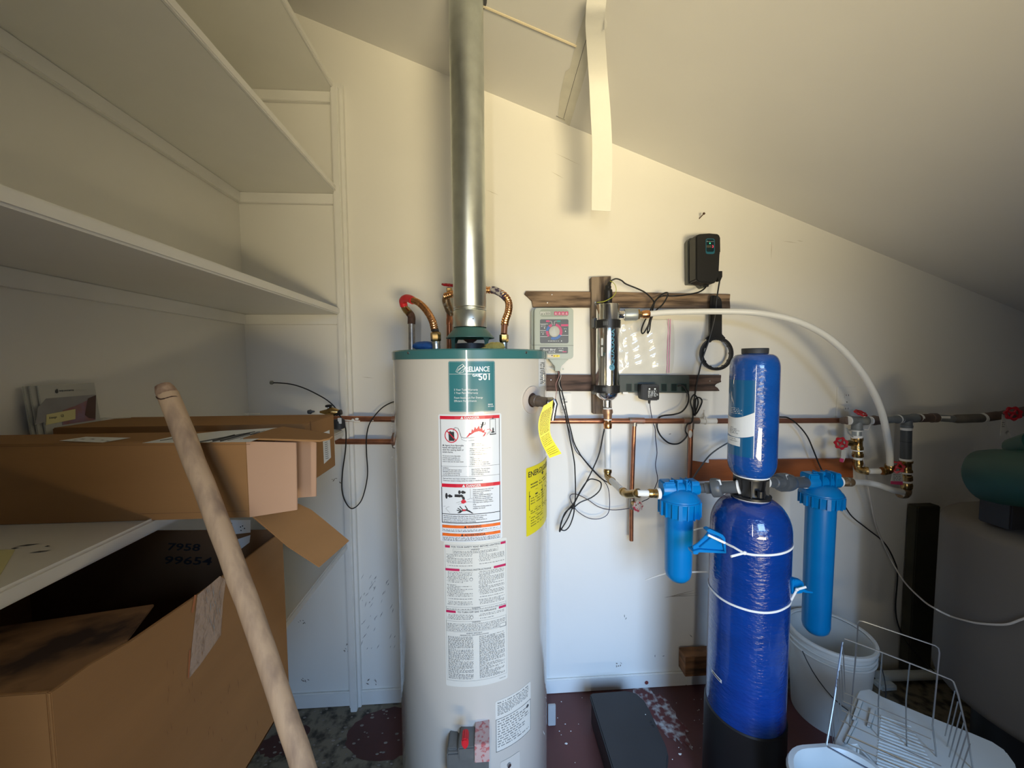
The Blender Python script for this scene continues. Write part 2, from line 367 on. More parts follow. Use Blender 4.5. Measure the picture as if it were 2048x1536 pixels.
# marks on the wall
WB = bpy.data.objects['wall_back']
def wfn(off=.0006): return lambda u, v: P(u, v, WY-off)
mk = MB(); f_ = wfn()
def mark(mb, f, x, y, L, a, t): 
    c, s_ = math.cos(a), math.sin(a)
    poly(mb, f, [(x-c*L/2, y-s_*L/2), (x-s_*t/2, y+c*t/2), (x+c*L/2, y+s_*L/2), (x+s_*t/2, y-c*t/2)])
for k in range(46):
    t = R.random(); mark(mk, f_, R.uniform(712, 790), 1150+R.random()*150, R.uniform(4, 15), math.radians(-62+R.uniform(-14, 14)), R.uniform(.5, 1.2))
for x, y in [(1249, 1232), (1252, 1237), (1310, 1312), (1327, 1312), (1390, 912), (1382, 1272), (1340, 868)]: mark(mk, f_, x, y, R.uniform(3, 9), R.uniform(0, 3), 1.4)
mk.build('scuff_mark', 'ink_grey', WB, smooth=False, kind='stuff'); mk = MB()
for x, y, L, a in [(1543, 500, 40, 1.6), (1580, 484, 34, .15), (1600, 482, 14, .1), (985, 385, 30, .4), (1135, 318, 60, .45), (1115, 350, 30, .5), (735, 755, 26, .1)]: mark(mk, f_, x, y, L, a, .9)
mk.build('hairline_crack', mat('crack_line', (.52, .48, .40), .8), WB, smooth=False, kind='stuff')
mk = MB()
for x, y, s_ in [(742, 1365, 10), (700, 1290, 8), (694, 1300, 6), (612, 1362, 9), (604, 1242, 8), (672, 960, 9), (690, 962, 6), (1240, 1330, 7), (700, 1245, 4)]:
    for q in range(5): mark(mk, f_, x+R.uniform(-s_, s_), y+R.uniform(-s_, s_)*.6, R.uniform(3, s_), R.uniform(0, 3), R.uniform(1, 3))
mk.build('dirt_smudge', 'stain', WB, smooth=False, kind='stuff')
for q, (u, v, r_) in enumerate([(1293, 1365, 6)]):
    MB().lathe([(.001, 0), (.009, .001), (.0088, .002)], P(u, v, WY-.0125), 10, (0, -1, 0)).build('paint_blob', mat('blob_red', (.20, .04, .035), .6), WB)
# nail left in the wall
nb = thing('wall_nail', 'long bent screw sticking out of the wall above the black ballast', 'screw', P(1396, 440, WY))
MB().tube([P(1396, 440, WY+.01), P(1408, 427, WY-.035)], .0022, 6).build('shank', 'rust', nb)
MB().rod(P(1407, 428, WY-.033), P(1409, 426, WY-.038), [(0, .005), (1, .005)], 8).build('head', 'rust', nb)

# floor paint patches and lime bloom
fl = bpy.data.objects['floor']
DZ = [.0004]
def disc(u, v, rx, ry, name, m, n=40, jit=.04, rot=0):
    DZ[0] += .0004; c = P(u, v, Z=0); b = MB(); ps = []
    for i in range(n):
        a = 2*PI*i/n; j = 1+R.uniform(-jit, jit); x, y = math.cos(a)*rx*j, math.sin(a)*ry*j
        ps.append((c.x+x*math.cos(rot)-y*math.sin(rot), c.y+x*math.sin(rot)+y*math.cos(rot), .0001))
    b.prism(ps, (0, 0, DZ[0])); return b.build(name, m, fl, smooth=False)
disc(775, 1465, .165, .115, 'paint_patch', 'floor_red'); disc(560, 1488, .075, .05, 'paint_patch', 'floor_red', jit=.15); disc(600, 1465, .04, .03, 'paint_patch', 'floor_red')
disc(1322, 1425, .060, .15, 'lime_bloom', 'efflorescence', jit=.2, rot=.3)
pb = MB()
for k in range(60):
    u, v = R.uniform(1112, 1420), R.uniform(1395, 1530)
    if 1170 < u < 1340 and v > 1395: continue
    c = P(u, v, Z=.0008); s_ = R.uniform(.0008, .0022); pb.blob(c, s_*1.5, s_, .0012, 4, 6)
for u, v in [(1132, 1487), (1360, 1508)]: pb.blob(P(u, v, Z=.0008), .007, .004, .0012, 4, 9, .3, R)
pb.build('paint_chips', 'trim_paint', fl, kind='stuff')
pb = MB()
for k in range(110):
    u, v = R.uniform(500, 800), R.uniform(1412, 1530); c = P(u, v, Z=.0008); s_ = R.uniform(.002, .006); pb.blob(c, s_*1.6, s_, .0016, 4, 6)
pb.build('dirt_crumbs', 'stain', fl, kind='stuff')

# ------------------------------------------------------------------ shelves
SX = -.62; SY0 = -.35
SH = [(2.672, 'uppermost white painted shelf, meeting the top end of the casing', 'plain'), (2.262, 'second white painted shelf from the top, empty, deep underside in view', 'plain'),
      (1.762, 'third white painted shelf from the top, thick rounded front edge, above the boxes', 'plain'), (1.266, 'white painted shelf carrying the long cardboard boxes', 'plain'),
      (.772, 'lowest white painted shelf, holding the big open cardboard box', 'plain')]
SHO = []
for k, (z, lab, _) in enumerate(SH):
    lift = .020 if k < 3 else 0        # upper shelves are measured at the underside
    zt = z+lift if k < 3 else z
    r_ = thing('wall_shelf', lab, 'shelf', (LX+.2, .6, zt-.02), 'painted shelves on the left wall'); SHO.append(r_)
    e = .010 if k > 1 else .006
    MB().box((LX+.001, SY0, zt-.019), (SX-.012, WY-.001, zt)).build('board', 'shelf_paint', r_, smooth=False)
    MB().box((SX-.012, SY0, zt-.019-e*.4), (SX, WY-.046, zt+e*.4)).build('front_edge', 'trim_paint', r_, bevel=.0045 if k > 1 else .003)
    if k < 3 or k == 3:
        MB().box((LX+.0005, SY0, zt-.019-.042), (LX+.019, WY-.020, zt-.0195)).build('back_cleat', 'trim_paint', r_, bevel=.002)
        MB().box((LX+.0005, WY-.019, zt-.019-.042), (xp-.031, WY-.0005, zt-.0195)).build('end_cleat', 'trim_paint', r_, bevel=.002)
s4 = SHO[3]
mk = MB(); f4 = lambda u, v: P(u, v, Z=1.2666)
for x, y, L in [(55, 1090, 52), (80, 1103, 46), (95, 1092, 12), (30, 1096, 18)]: mark(mk, f4, x, y, L, -.12, 2.5)
mk.build('stain_mark', 'scuff_and_gap_shade', s4, smooth=False, kind='stuff')
nt_ = MB().prism([P(-60, 1100, Z=1.2668), P(30, 1100, Z=1.2668), P(-5, 1160, Z=1.2668), P(-60, 1175, Z=1.2668)], (0, 0, .0006))
nt_.build('sticky_note', 'paper_yellow', **T('yellow paper note lying at the near end of the box shelf', 'note'))
# ------------------------------------------------------------------ water heater
HC = cyl_at(785, 1094, 740, .25); HR = .25
HZ = zat(940, 697, HC, HR)
wh = thing('water_heater', 'tall cream gas water heater with a teal top rim and long warning labels', 'water heater', (HC.x, HC.y, 0))
zb = zat(940, 716, HC, HR)
MB().lathe([(.20, .02), (HR-.004, .025), (HR-.002, .03), (HR-.002, zb)], (HC.x, HC.y, 0), 96).build('tank_body', 'enamel', wh)
MB().lathe([(HR+.001, zb-.002), (HR+.0015, HZ-.004), (HR-.002, HZ), (0, HZ+.001)], (HC.x, HC.y, 0), 96).build('top_rim', 'teal', wh)
for u, v in [(817, 706), (1052, 705)]:
    p = Pcyl(u, v, HC, HR+.0015); d = (p-HC); d.z = 0; d.normalize()
    MB().lathe([(.0035, 0), (.0035, .002), (.001, .003)], p, 10, d).build('screw', 'chrome', wh)
def hmap(u0, u1, vt, vb, uc, wpx, off):   # label coordinates: x 0..wpx across, y = pixel rows down the label's middle line
    a, b = Pcyl(u0, vt, HC, HR), Pcyl(u1, vt, HC, HR)
    th0, th1 = math.atan2(a.x-HC.x, -(a.y-HC.y)), math.atan2(b.x-HC.x, -(b.y-HC.y))
    zt, zb_ = Pcyl(uc[0], vt, HC, HR).z, Pcyl(uc[1], vb, HC, HR).z
    r = HR-.002+off
    def f(x, y, e=0):
        th = th0+(th1-th0)*x/wpx; z = zt+(zb_-zt)*(y-vt)/(vb-vt); return V((HC.x+math.sin(th)*(r+e), HC.y-math.cos(th)*(r+e), z))
    return f
def lab(fn, off): return lambda x, y: fn(x, y, off)
def sticker(name, fn, x0, y0, x1, y1, m, c=3, parent=wh, n=14, **kw):
    b = MB(); xs = [x0, x0+c*.3, x0+c]+[x0+c+(x1-x0-2*c)*i/n for i in range(1, n)]+[x1-c, x1-c*.3, x1]
    ins = lambda x: c-math.sqrt(max(0, c*c-max(0, c-(x-x0), c-(x1-x))**2))
    b.add([fn(x, y) for x in xs for y in (y0+ins(x), y1-ins(x))], [(2*i, 2*i+1, 2*i+3, 2*i+2) for i in range(len(xs)-1)])
    return b.build(name, m, parent, **kw)
# teal name label
F = hmap(896, 990, 722, 824, (943, 945), 94, .0006); g = lab(F, .0004); g2 = lab(F, .0008)
nl = sticker('name_label', F, 0, 722, 94, 824, 'teal_label', label='teal name label with white lettering')
b = MB(); text(b, g, 34, 743, 10, 'RELIANCE', True, width=49); text(b, g, 48, 753, 5, 'GAS', True); text(b, g, 60, 760, 13, '501', True, width=23)
strip(b, g, 2, 747.5, 84, 748.2)
line(b, g, [(15, 743), (20, 734), (29, 728), (34, 735), (30, 744), (22, 746), (15, 743)], .7); line(b, g, [(17, 744), (31, 731)], .6); line(b, g, [(22, 745), (33, 736)], .6)
for k in range(4): mark(b, g, 20+k*3.4, 739-k*2, 8, -.9, .9)
b.build('lettering', 'silver_print', nl, smooth=False)
b = MB()
for y, t_ in [(781, '5 Year Tank Warranty'), (787.5, '1 Year Parts Warranty'), (797, 'Foam Insulation For Energy'), (803.5, 'Efficient Performance')]: text(b, g, 11, y, 3.9, t_, sx=.93)
text(b, g, 79, 811, 2.6, 'MADE', True); text(b, g, 79, 815, 2.6, 'IN USA', True)
frame(b, g, 1.2, 723.2, 92.8, 822.8, .35)
b.build('lettering', 'white_print', nl, smooth=False)
# danger and warning label
F = hmap(876, 1003, 829, 1084, (939, 951), 130, .0006); g = lab(F, .0004); g2 = lab(F, .0008); g3 = lab(F, .0011)
dl = sticker('danger_label', F, 0, 829, 130, 1084, 'label_white', label='white danger label with red and orange bands')
b = MB(); strip(b, g, 3.5, 832, 126, 838.5); b.build('red_band', 'red_print', dl, smooth=False); b = MB(); strip(b, g, 5, 966.5, 126.5, 973.5)
b.build('red_band', 'red_print', dl, smooth=False)
b = MB(); strip(b, g, 5, 1050, 125.5, 1056); b.build('orange_band', 'orange_print', dl, smooth=False); b = MB(); strip(b, g, 5, 1066.5, 125.5, 1072.5); b.build('orange_band', 'orange_print', dl, smooth=False)
b = MB(); text(b, g2, 54, 837.5, 4.6, 'DANGER', True, width=30); text(b, g2, 56, 972.6, 5.2, 'DANGER', True, width=30)
poly(b, g2, [(46, 837.6), (52, 837.6), (49, 832.6)]); poly(b, g2, [(47.5, 972.6), (54, 972.6), (50.7, 967.2)])
b.build('lettering', 'white_print', dl, smooth=False)
b = MB(); text(b, g2, 58, 1055.2, 4.4, 'WARNING', True, width=27); text(b, g2, 51, 1071.8, 4.4, 'ADVERTENCIA', True, width=43)
poly(b, g2, [(50, 1055.2), (56, 1055.2), (53, 1050.6)]); poly(b, g2, [(43.5, 1071.8), (49.5, 1071.8), (46.5, 1067)])
for y0, y1, t_ in [(838.5, 966.5, 1), (973.5, 1045.5, 1.5)]:
    for x in (4.2, 124.6): strip(b, g, x, y0, x+t_, y1, 1)
strip(b, g, 5, 1027, 125.5, 1028.3); strip(b, g, 4.2, 1044.5, 126, 1046)
for y in (931.5, 951.5): strip(b, g, 4.5, y, 125, y+.5)
for y0, y1 in ((1050, 1063), (1066.5, 1082)): frame(b, g, 4.5, y0, 126, y1, .35)
T1 = [(13, 891.5, 3.2, 'Vapors from flammable'), (8, 895.8, 3.2, 'liquids will explode and'), (8, 900.2, 3.2, 'catch fire causing death or'), (8, 904.6, 3.2, 'severe burns.'),
      (8, 912, 2.3, 'Do not use or store flammable'), (8, 915.8, 2.3, 'products such as gasoline, sol-'), (8, 919.5, 2.3, 'vents or adhesives in the same'), (8, 923.2, 2.3, 'room or area near the water heater.'),
      (8, 928.8, 0, ''), (68, 888, 2.2, 'tightly closed and'), (68, 891.5, 2.2, 'out of children\'s reach.'), (64, 897.5, 2.2, 'Water heater has a main burner and'), (64, 901.2, 2.2, 'pilot flame. The pilot flame:'),
      (64, 905, 2.2, '1. is on all the time and'), (64, 908.7, 2.2, '2. will ignite flammable vapors.'), (64, 914.4, 2.2, 'Vapors:'), (64, 918, 2.2, '1. cannot be seen,'), (64, 921.6, 2.2, '2. are heavier than air,'),
      (64, 925.2, 2.2, '3. go a long way on the floor and'), (64, 928.8, 2.2, '4. can be carried from other rooms'),
      (8, 936, 2.2, 'Installation:'), (8, 939.5, 2.2, 'Do not install water heater where'), (8, 943, 2.2, 'flammable products will be stored'), (8, 946.5, 2.2, 'or used unless the main burner'), (8, 950, 2.2, 'and pilot flames are at least 18"'),
      (67, 938.5, 2.2, 'above the floor. This will reduce,'), (67, 942, 2.2, 'but not eliminate, the risk of'), (67, 945.5, 2.2, 'vapors being ignited by the main'), (67, 949, 2.2, 'burner or pilot flame.'),
      (8, 957, 2.3, 'Read and follow water heater warnings and instructions.'), (8, 961.3, 2.3, 'If instruction manual is missing, contact the retailer or manufacturer.'),
      (69, 979.5, 2.3, 'Water temperature over 125 F can'), (69, 983.2, 2.3, 'cause severe burns instantly or'), (69, 986.9, 2.3, 'death from scalds.'), (69, 990.6, 2.3, 'Children, disabled and elderly are'), (69, 994.3, 2.3, 'at highest risk of being scalded.'),
      (69, 998, 2.3, 'See instruction manual before set-'), (69, 1001.7, 2.3, 'ting temperature at water heater.'), (69, 1005.4, 2.3, 'Feel water before bathing or show-'), (69, 1009.1, 2.3, 'ering.'), (69, 1013.5, 2.3, 'Temperature limiting valves are'), (69, 1017.2, 2.3, 'available, see manual.'),
      (8, 1032.5, 2.3, 'Any thermostat setting of the water heater thermostat which is above the'), (8, 1036.2, 2.3, 'mark that approximates 125 F (52 C), may cause accidental scalding'), (8, 1039.9, 2.3, 'severe burns, or other injuries, particularly to children, elderly persons, or'), (8, 1043.4, 2.3, 'the infirm, and consume excessive energy unnecessarily.')]
for x, y, h, t_ in T1:
    if not t_: continue
    lim = (54 if x < 60 else 124-x) if y < 951 or 975 < y < 1020 else 114
    vs, _f = glyphs(t_); wd = max(q[0] for q in vs)*h/.7
    text(b, g, x, y, h, t_, True, width=min(wd*.9, lim-(5 if x == 13 else 0)))
poly(b, g, [(8, 891.2), (12, 891.2), (10, 887.8)])
for y in (1060, 1062.3): dashes(b, g, 6.5, 124, y, 1.3, R, .97 if y < 1061 else .7)
for y in (1075.5, 1077.4, 1079.3, 1081.1): dashes(b, g, 6.5, 124, y, 1.2, R)
# pictures: fuel can, hose line, heater outline, taps, spout, hand
poly(b, g, [(21, 863), (33, 863), (33.5, 881), (22, 881)]); poly(b, g, [(24, 861.5), (26, 861.5), (26, 863), (24, 863)])
line(b, g, [(31, 862), (32, 857), (36, 854.5), (41, 856), (44, 863), (47, 873), (52, 875), (62, 875)], .8); line(b, g, [(42, 857), (46, 868), (48, 878), (56, 881), (72, 880), (88, 877), (96, 873), (104, 866)], .5)
line(b, g, [(62, 875), (80, 874), (94, 872), (104, 864)], .5)
line(b, g, [(105.5, 840), (105.5, 869)], .8); line(b, g, [(117, 839.5), (117, 869)], .8); line(b, g, [(105, 840), (117.5, 839.5)], .8); line(b, g, [(105, 870), (118, 869.5)], 2)
poly(b, g, [(110, 865), (110.5, 858), (112, 856), (113.5, 860), (113, 865)]); poly(b, g, [(109.5, 839), (110.5, 836.8), (112.5, 836.8), (113, 839)]); line(b, g, [(108, 866), (115, 865.5)], 2.5)
dot(b, g, 91, 846, 1.8); line(b, g, [(91, 847), (89, 853), (87, 856)], 3.6); line(b, g, [(92, 851), (96, 849), (95.5, 845)], 1); line(b, g, [(88, 850), (85, 848)], 1)
for x, y in ((15, 991), (42, 983)):
    dot(b, g, x, y, 2.6, 6 if x < 20 else 4); dot(b, g, x+7, y, 3.5, 3.5, 7); dot(b, g, x+10.5, y+.5, 2.2); line(b, g, [(x, y), (x+11, y)], 2)
line(b, g, [(32, 990), (44, 990.5)], 5.5); line(b, g, [(44, 989), (49, 992), (51, 998)], 5)
line(b, g, [(64, 976), (64, 995), (68, 997)], .4); line(b, g, [(8, 1013), (40, 1003), (64, 996)], .4); line(b, g, [(22, 1025), (13, 1017), (16, 1014), (44, 1006), (60, 1002), (68, 1003)], .4)
poly(b, g, [(38, 1025), (42, 1021), (47, 1019), (56, 1017), (62, 1020), (70, 1026)])
for q in [((44, 1021), (36, 1019)), ((45, 1019.5), (38, 1015)), ((48, 1018), (42, 1011)), ((58, 1018), (53, 1010)), ((45, 1023), (38, 1024.5))]: line(b, g, q, 1.9)
b.build('lettering', 'ink', dl, smooth=False)
b = MB()
poly(b, g, [(57, 874), (64, 865), (67, 866), (69, 858), (72, 861), (75, 853), (78, 858), (83, 851), (85, 858), (89, 855), (91, 862), (95, 858), (94, 865), (98, 866), (93, 873)])
line(b, g, [(99, 860), (105, 859), (109, 864)], .9); poly(b, g2, [(45, 1001), (49, 997), (54, 999), (56, 1003), (50, 1006), (46, 1005)]); poly(b, g2, [(46, 1018), (52, 1017), (55, 1020), (50, 1021)])
b.build('red_picture', 'red_print', dl, smooth=False)
b = MB()
for i in range(36):
    a0, a1 = 2*PI*i/36, 2*PI*(i+1)/36; c_ = (27.5, 870.5)
    poly(b, g2, [(c_[0]+math.cos(q)*r_, c_[1]+math.sin(q)*r_) for q, r_ in ((a0, 14.2), (a1, 14.2), (a1, 12.4), (a0, 12.4))])
line(b, g3, [(18, 861), (37, 880)], 1.9); b.build('prohibition_sign', 'red_print', dl, smooth=False)
# lighting instructions label
F = hmap(887, 1014, 1084, 1372, (951, 965), 130, .0006); g = lab(F, .0004); g2 = lab(F, .0008)
il = sticker('instruction_label', F, 0, 1084, 130, 1372, 'label_cream', label='cream gas lighting instruction label')
b = MB()
for y, x1, x2 in [(1091, 13, 116), (1136, 32, 101), (1219, 23, 111)]: strip(b, g, 3, y, x1, y+4.6, 4); strip(b, g, x2, y, 127, y+4.6, 4)
b.build('magenta_band', 'magenta_print', il, smooth=False)
b = MB()
text(b, g, 65, 1095, 3.1, 'FOR YOUR SAFETY READ BEFORE LIGHTING', True, width=99, align='C'); text(b, g, 65, 1140.2, 3.1, 'LIGHTING INSTRUCTIONS', True, width=61, align='C'); text(b, g, 66, 1223.2, 3.1, 'TO TURN OFF GAS TO APPLIANCE', True, width=79, align='C')
for y in (1100, 1215, 1243): text(b, g, 64, y, 2.2, 'WARNING', True, width=17, align='C')
text(b, g, 60, 1265, 1.9, 'ENERGY EFFICIENT', True, width=32, align='C'); text(b, g, 60, 1268.6, 1.9, 'RESIDENTIAL GAS INSTRUCTIONS', True, width=58, align='C')
frame(b, g, 2.5, 1090, 127.5, 1360, .3); frame(b, g, 19, 1097.5, 110, 1106, .3); frame(b, g, 3, 1212, 127, 1218, .3); frame(b, g, 3, 1240, 127, 1261, .3)
for y in (1102.6, 1105): dashes(b, g, 21, 108, y, 1.2, R)
for y0, y1, c_ in [(1109, 1133, 2), (1144, 1208, 2), (1228, 1238, 2), (1272, 1357, 1)]:
    y = y0; 
    while y < y1:
        for a_, e_ in ((6, 58), (70, 124)):
            if (c_ == 2 and 1150 < y < 1165 and a_ == 6): e_ = 50
            if c_ == 2 and R.random() < .08: continue
            dashes(b, g, a_ if c_ == 1 or R.random() < .4 else a_+2, e_, y, 1.25, R, 1 if R.random() < .75 else R.uniform(.3, .9))
        y += 2.75 if c_ == 2 else 2.15
for y in (1216.8, 1246, 1248.6, 1251.2, 1253.8, 1256.4, 1259): dashes(b, g, 5, 125 if y < 1252 else 112, y, 1.25, R)
for x, y in ((55, 1157), (55, 1232)): dot(b, g, x, y, 3.4); 
frame(b, g, 113, 1254, 126.5, 1262, .5)
text(b, g, 125, 1367, 1.6, 'MADE IN USA', align='R')
b.build('lettering', 'ink_grey', il, smooth=False)
b = MB()
for x, y in ((55, 1157), (55, 1232)): dot(b, g2, x, y, 2.7)
b.build('picture_dial', 'label_cream', il, smooth=False)
# rating plate low on the right, its print in two blocks
F = hmap(991, 1062, 1405, 1500, (1027, 1031), 76, .0006)
g = lab(F, .0004)
rp_ = sticker('rating_plate', F, 0, 1389, 76, 1487, 'label_cream', label='cream rating plate with a framed lower half')
b = MB(); dashes(b, g, 4, 72, 1395, 2, R)
for k in range(7): dashes(b, g, 4, 73, 1399+k*3, 1.5, R, .95 if k < 6 else .4)
frame(b, g, .5, 1424, 75.5, 1486.5, .9)
for k in range(11): dashes(b, g, 4, 73, 1430+k*4.8, 2, R, R.uniform(.6, 1))
dot(b, g, 67, 1433, 3.2); b.build('lettering', 'ink_grey', rp_, smooth=False)
# narrow serial label by the rim, energy label
F = hmap(1078, 1092, 716, 772, (1086, 1087), 14, .0006); sl = sticker('serial_label', F, 0, 716, 14, 772, 'label_white', c=1)
b = MB(); g = lab(F, .0004)
for k in range(12): dashes(b, g, 2 if k % 2 else 3, 12, 727+k*3.6, 2, R)
b.build('lettering', 'ink_grey', sl, smooth=False)
F = hmap(1053, 1094.5, 960, 1052, (1076, 1080), 44, .0008); g = lab(F, .0004)
el = sticker('energy_label', F, 0, 930, 44, 1057, 'energy_yellow', c=1, label='yellow energy label, creased down the middle')
b = MB(); text(b, g, 2, 948, 10, 'ENERGY', True, width=22); text(b, g, 24.5, 948, 10, 'GUIDE', True, width=18)
poly(b, g, [(21, 950), (26, 950), (23.5, 956)]); strip(b, g, 23, 944, 24, 951, 1)
for y in (964, 969.5): dashes(b, g, 5, 41, y, 2.2, R)
strip(b, g, 3, 983, 42, 985.5, 4); frame(b, g, 3, 975, 42, 1010, .5, 4); strip(b, g, 3, 1022, 42, 1022.6, 4); strip(b, g, 22.5, 975, 23, 1010, 1)
for y in (990, 995, 1000, 1014, 1018, 1027, 1032, 1037, 1042): dashes(b, g, 5, 41, y, 1.6, R, R.uniform(.4, 1))
b.build('lettering', 'ink', el, smooth=False)
# relief valve port, nipple, valve lever and hanging tag
F = hmap(1036, 1086, 765, 840, (1061, 1063), 52, .0005)
esc = MB(); ce = Pcyl(1064, 800, HC, HR); dn = (ce-HC); dn.z = 0; dn.normalize(); rt = V((-dn.y, dn.x, 0)); rt = rt if rt.x > 0 else -rt
def onb(a, q, e=0):
    th = a/HR; base = V((dn.x*math.cos(th)+rt.x*math.sin(th), dn.y*math.cos(th)+rt.y*math.sin(th), 0)); return V((HC.x, HC.y, ce.z))+base*(HR+e)+V((0, 0, q))
er, ir = .040, .021; n_ = 40
esc.add([onb(math.cos(2*PI*k/n_)*r_, math.sin(2*PI*k/n_)*r_, e) for k in range(n_) for r_, e in ((ir, .0005), (ir, .003), (er, .003), (er, -.0015))],
        [(4*k+j, 4*k+j+1, 4*((k+1) % n_)+j+1, 4*((k+1) % n_)+j) for k in range(n_) for j in range(3)])
esc.build('valve_ring', mat('ring_cream', (.62, .55, .49), .35), wh)
MB().add([onb(math.cos(2*PI*k/24)*ir*1.02, math.sin(2*PI*k/24)*ir*1.02, .0004) for k in range(24)], [tuple(range(24))]).build('valve_opening', 'rust', wh)
tp = thing('relief_valve', 'brown relief valve nipple with a chrome lever on the side of the heater', 'valve', tuple(ce))
tip = P(1100, 806, ce.y-.078); st = ce-dn*.01
MB().rod(st, tip, [(0, .0135), (.25, .0135), (.26, .0165), (.45, .0165), (.46, .0145), (1, .0145)], 16).build('nipple', mat('old_bronze', (.17, .13, .10), .5, metal=.5, var=.2, scale=40), tp)
MB().rod(tip-V((.006, 0, 0)), tip+V((.012, -.004, 0)), [(0, .016), (.7, .016), (1, .011)], 12).build('valve_cap', 'chrome', tp)
MB().tube([tip+V((.008, -.02, .012)), tip+V((.012, -.024, .0)), tip+V((.006, -.022, -.030)), tip+V((.004, -.022, -.044))], .0026, 8, flat=2).build('lever', 'chrome', tp)
yy = tip.y-.030
L_ = [(1087, 812), (1078, 838), (1077, 862), (1084, 888), (1099, 916)]; Rr_ = [(1106, 800), (1104, 822), (1100, 850), (1103, 874), (1123, 907)]
yb = [yy, yy-.001, yy-.003, yy-.002, yy+.004]
Ls = spline([P(u, v, y) for (u, v), y in zip(L_, yb)], 5); Rs = spline([P(u, v, y) for (u, v), y in zip(Rr_, yb)], 5)
tg = MB().sheet(Ls, Rs, .0008).build('warning_tag', 'yellow_tag', **T('curled yellow warning tag hanging from the relief valve', 'tag'))
b = MB(); k_ = len(Ls)
for i in range(30):
    t = .14+i*.028; q = t*(k_-1); j = int(q); fr = q-j
    if i in (17, 25) or j+1 >= k_: continue
    l_, r2 = Ls[j].lerp(Ls[j+1], fr), Rs[j].lerp(Rs[j+1], fr); d = r2-l_
    x = .10
    while x < .88:
        w_ = R.uniform(.03, .10); dv = V((0, 0, -.0011)); o_ = V((0, -.0028, 0))
        b.add([l_+d*x+o_, l_+d*min(x+w_, .9)+o_, l_+d*min(x+w_, .9)+dv+o_, l_+d*x+dv+o_], [(0, 1, 2, 3)]); x += w_+.025
b.build('lettering', 'ink', tg, smooth=False)
# gas control with the red knob at the bottom edge
gz = lambda u, v, e: (lambda p: p)(P(u, v, HC.y-HR-e))
gv = thing('gas_control_valve', 'grey gas control with a red knob at the foot of the heater', 'control', tuple(P(936, 1560, HC.y-HR-.02)))
def fb(u0, v0, u1, v1, e0, e1):   # a box standing proud of the heater front, sized at its front face
    y1, y0 = HC.y-HR-e0+.03, HC.y-HR-e1; a, c_ = P(u0, v0, y0), P(u1, v1, y0); return MB().box((a.x, y0, min(a.z, c_.z)), (c_.x, y1, max(a.z, c_.z)))
fb(893, 1508, 978, 1580, .0, .050).build('housing', mat('valve_grey', (.17, .175, .17), .4, metal=.3, var=.1, scale=30), gv, bevel=.004)
fb(916, 1497, 950, 1520, .0, .056).build('knob_block', 'valve_grey', gv, bevel=.003)
fb(949, 1489, 979, 1524, .0, .060).build('warning_plate', mat('pink_plate', (.50, .36, .34), .5, col2=(.45, .12, .12), scale=90, thr=(.4, .5)), gv, bevel=.001)
fb(896, 1497, 914, 1510, .0, .040).build('inlet_cap', 'valve_grey', gv, bevel=.002)
kp = [(-.0105, .013), (-.006, .018), (.006, .018), (.0105, .012), (.0105, -.002), (.004, -.016), (-.004, -.016), (-.0105, -.002)]
kc = P(930, 1490, HC.y-HR-.085)
MB().prism([kc+V((x*.85, 0, z*.85)) for x, z in kp], (0, .030, 0)).build('red_knob', 'red_plastic', gv, bevel=.003)
# screwed plate on the heater
F = hmap(1001, 1040, 1530, 1560, (1020, 1021), 44, .001)
sticker('access_cover', F, 0, 1516, 44, 1590, 'enamel', c=3)
p = Pcyl(1018, 1530, HC, HR+.001); d = p-HC; d.z = 0
MB().lathe([(.006, 0), (.006, .003), (.002, .004)], p, 12, d).build('screw', 'chrome', wh)
# small white vent frame beside the heater foot
pq = P(1111, 1408, 1.50)
vf = MB().box((P(1096, 1405, 1.50).x, 1.495, 0), (pq.x, 1.505, pq.z))
vf.build('white_bracket', mat('bracket_grey', (.42, .42, .42), .4), **T('narrow pale metal bracket standing behind the heater foot', 'bracket'), bevel=.002)

# ------------------------------------------------------------------ flue and draft hood
FC = cyl_at(907, 972, 600, .0535); fz = lambda v: zat(940, v, FC, .0535)
vp_ = thing('vent_pipe', 'galvanized round vent pipe rising from the heater through the ceiling', 'pipe', (FC.x, FC.y, fz(652)))
z0, z1, z2 = fz(652), fz(617), fz(612)
MB().lathe([(.0535, z2+.001), (.0545, z2+.004), (.0545, 2.95)], (FC.x, FC.y, 0), 64).build('pipe_section', 'galvanized', vp_)
MB().lathe([(.0545, z0), (.0555, z0+.004), (.0545, z1-.004), (.0515, z1), (.0515, z1+.003), (.0545, z2+.001), (.054, z2+.003)], (FC.x, FC.y, 0), 64, cap=False).build('collar', 'galvanized', vp_)
MB().torus((FC.x, FC.y, z1+.001), (0, 0, 1), .0525, .0022, 48).build('crimp_bead', 'galvanized', vp_)
p = Pcyl(946, 638, FC, .0545); MB().lathe([(.0028, 0), (.0028, .002)], p, 8, p-FC).build('rivet', 'rust', vp_)
pts = []
rg = MB(); m_ = 40
for k in range(m_):
    a = 2*PI*k/m_
    for r_ in (.0545, .066):
        x, y = FC.x+math.cos(a)*r_, FC.y+math.sin(a)*r_; pts.append((x, y, ceil_z(x)-.0012))
rg.add(pts, [(2*k, 2*k+1, 2*((k+1) % m_)+1, 2*((k+1) % m_)) for k in range(m_)])
rg.build('dark_gap_ring', 'scuff_and_gap_shade', bpy.data.objects['ceiling'], smooth=False)  # flat dark ring painted as the shaded gap round the flue
dh = thing('draft_hood', 'dark green draft hood on four legs under the vent pipe', 'draft hood', (FC.x, FC.y, HZ))
hz = lambda v: zat(940, v, FC, .09)
zt, zr_ = fz(656)+.004, hz(672)
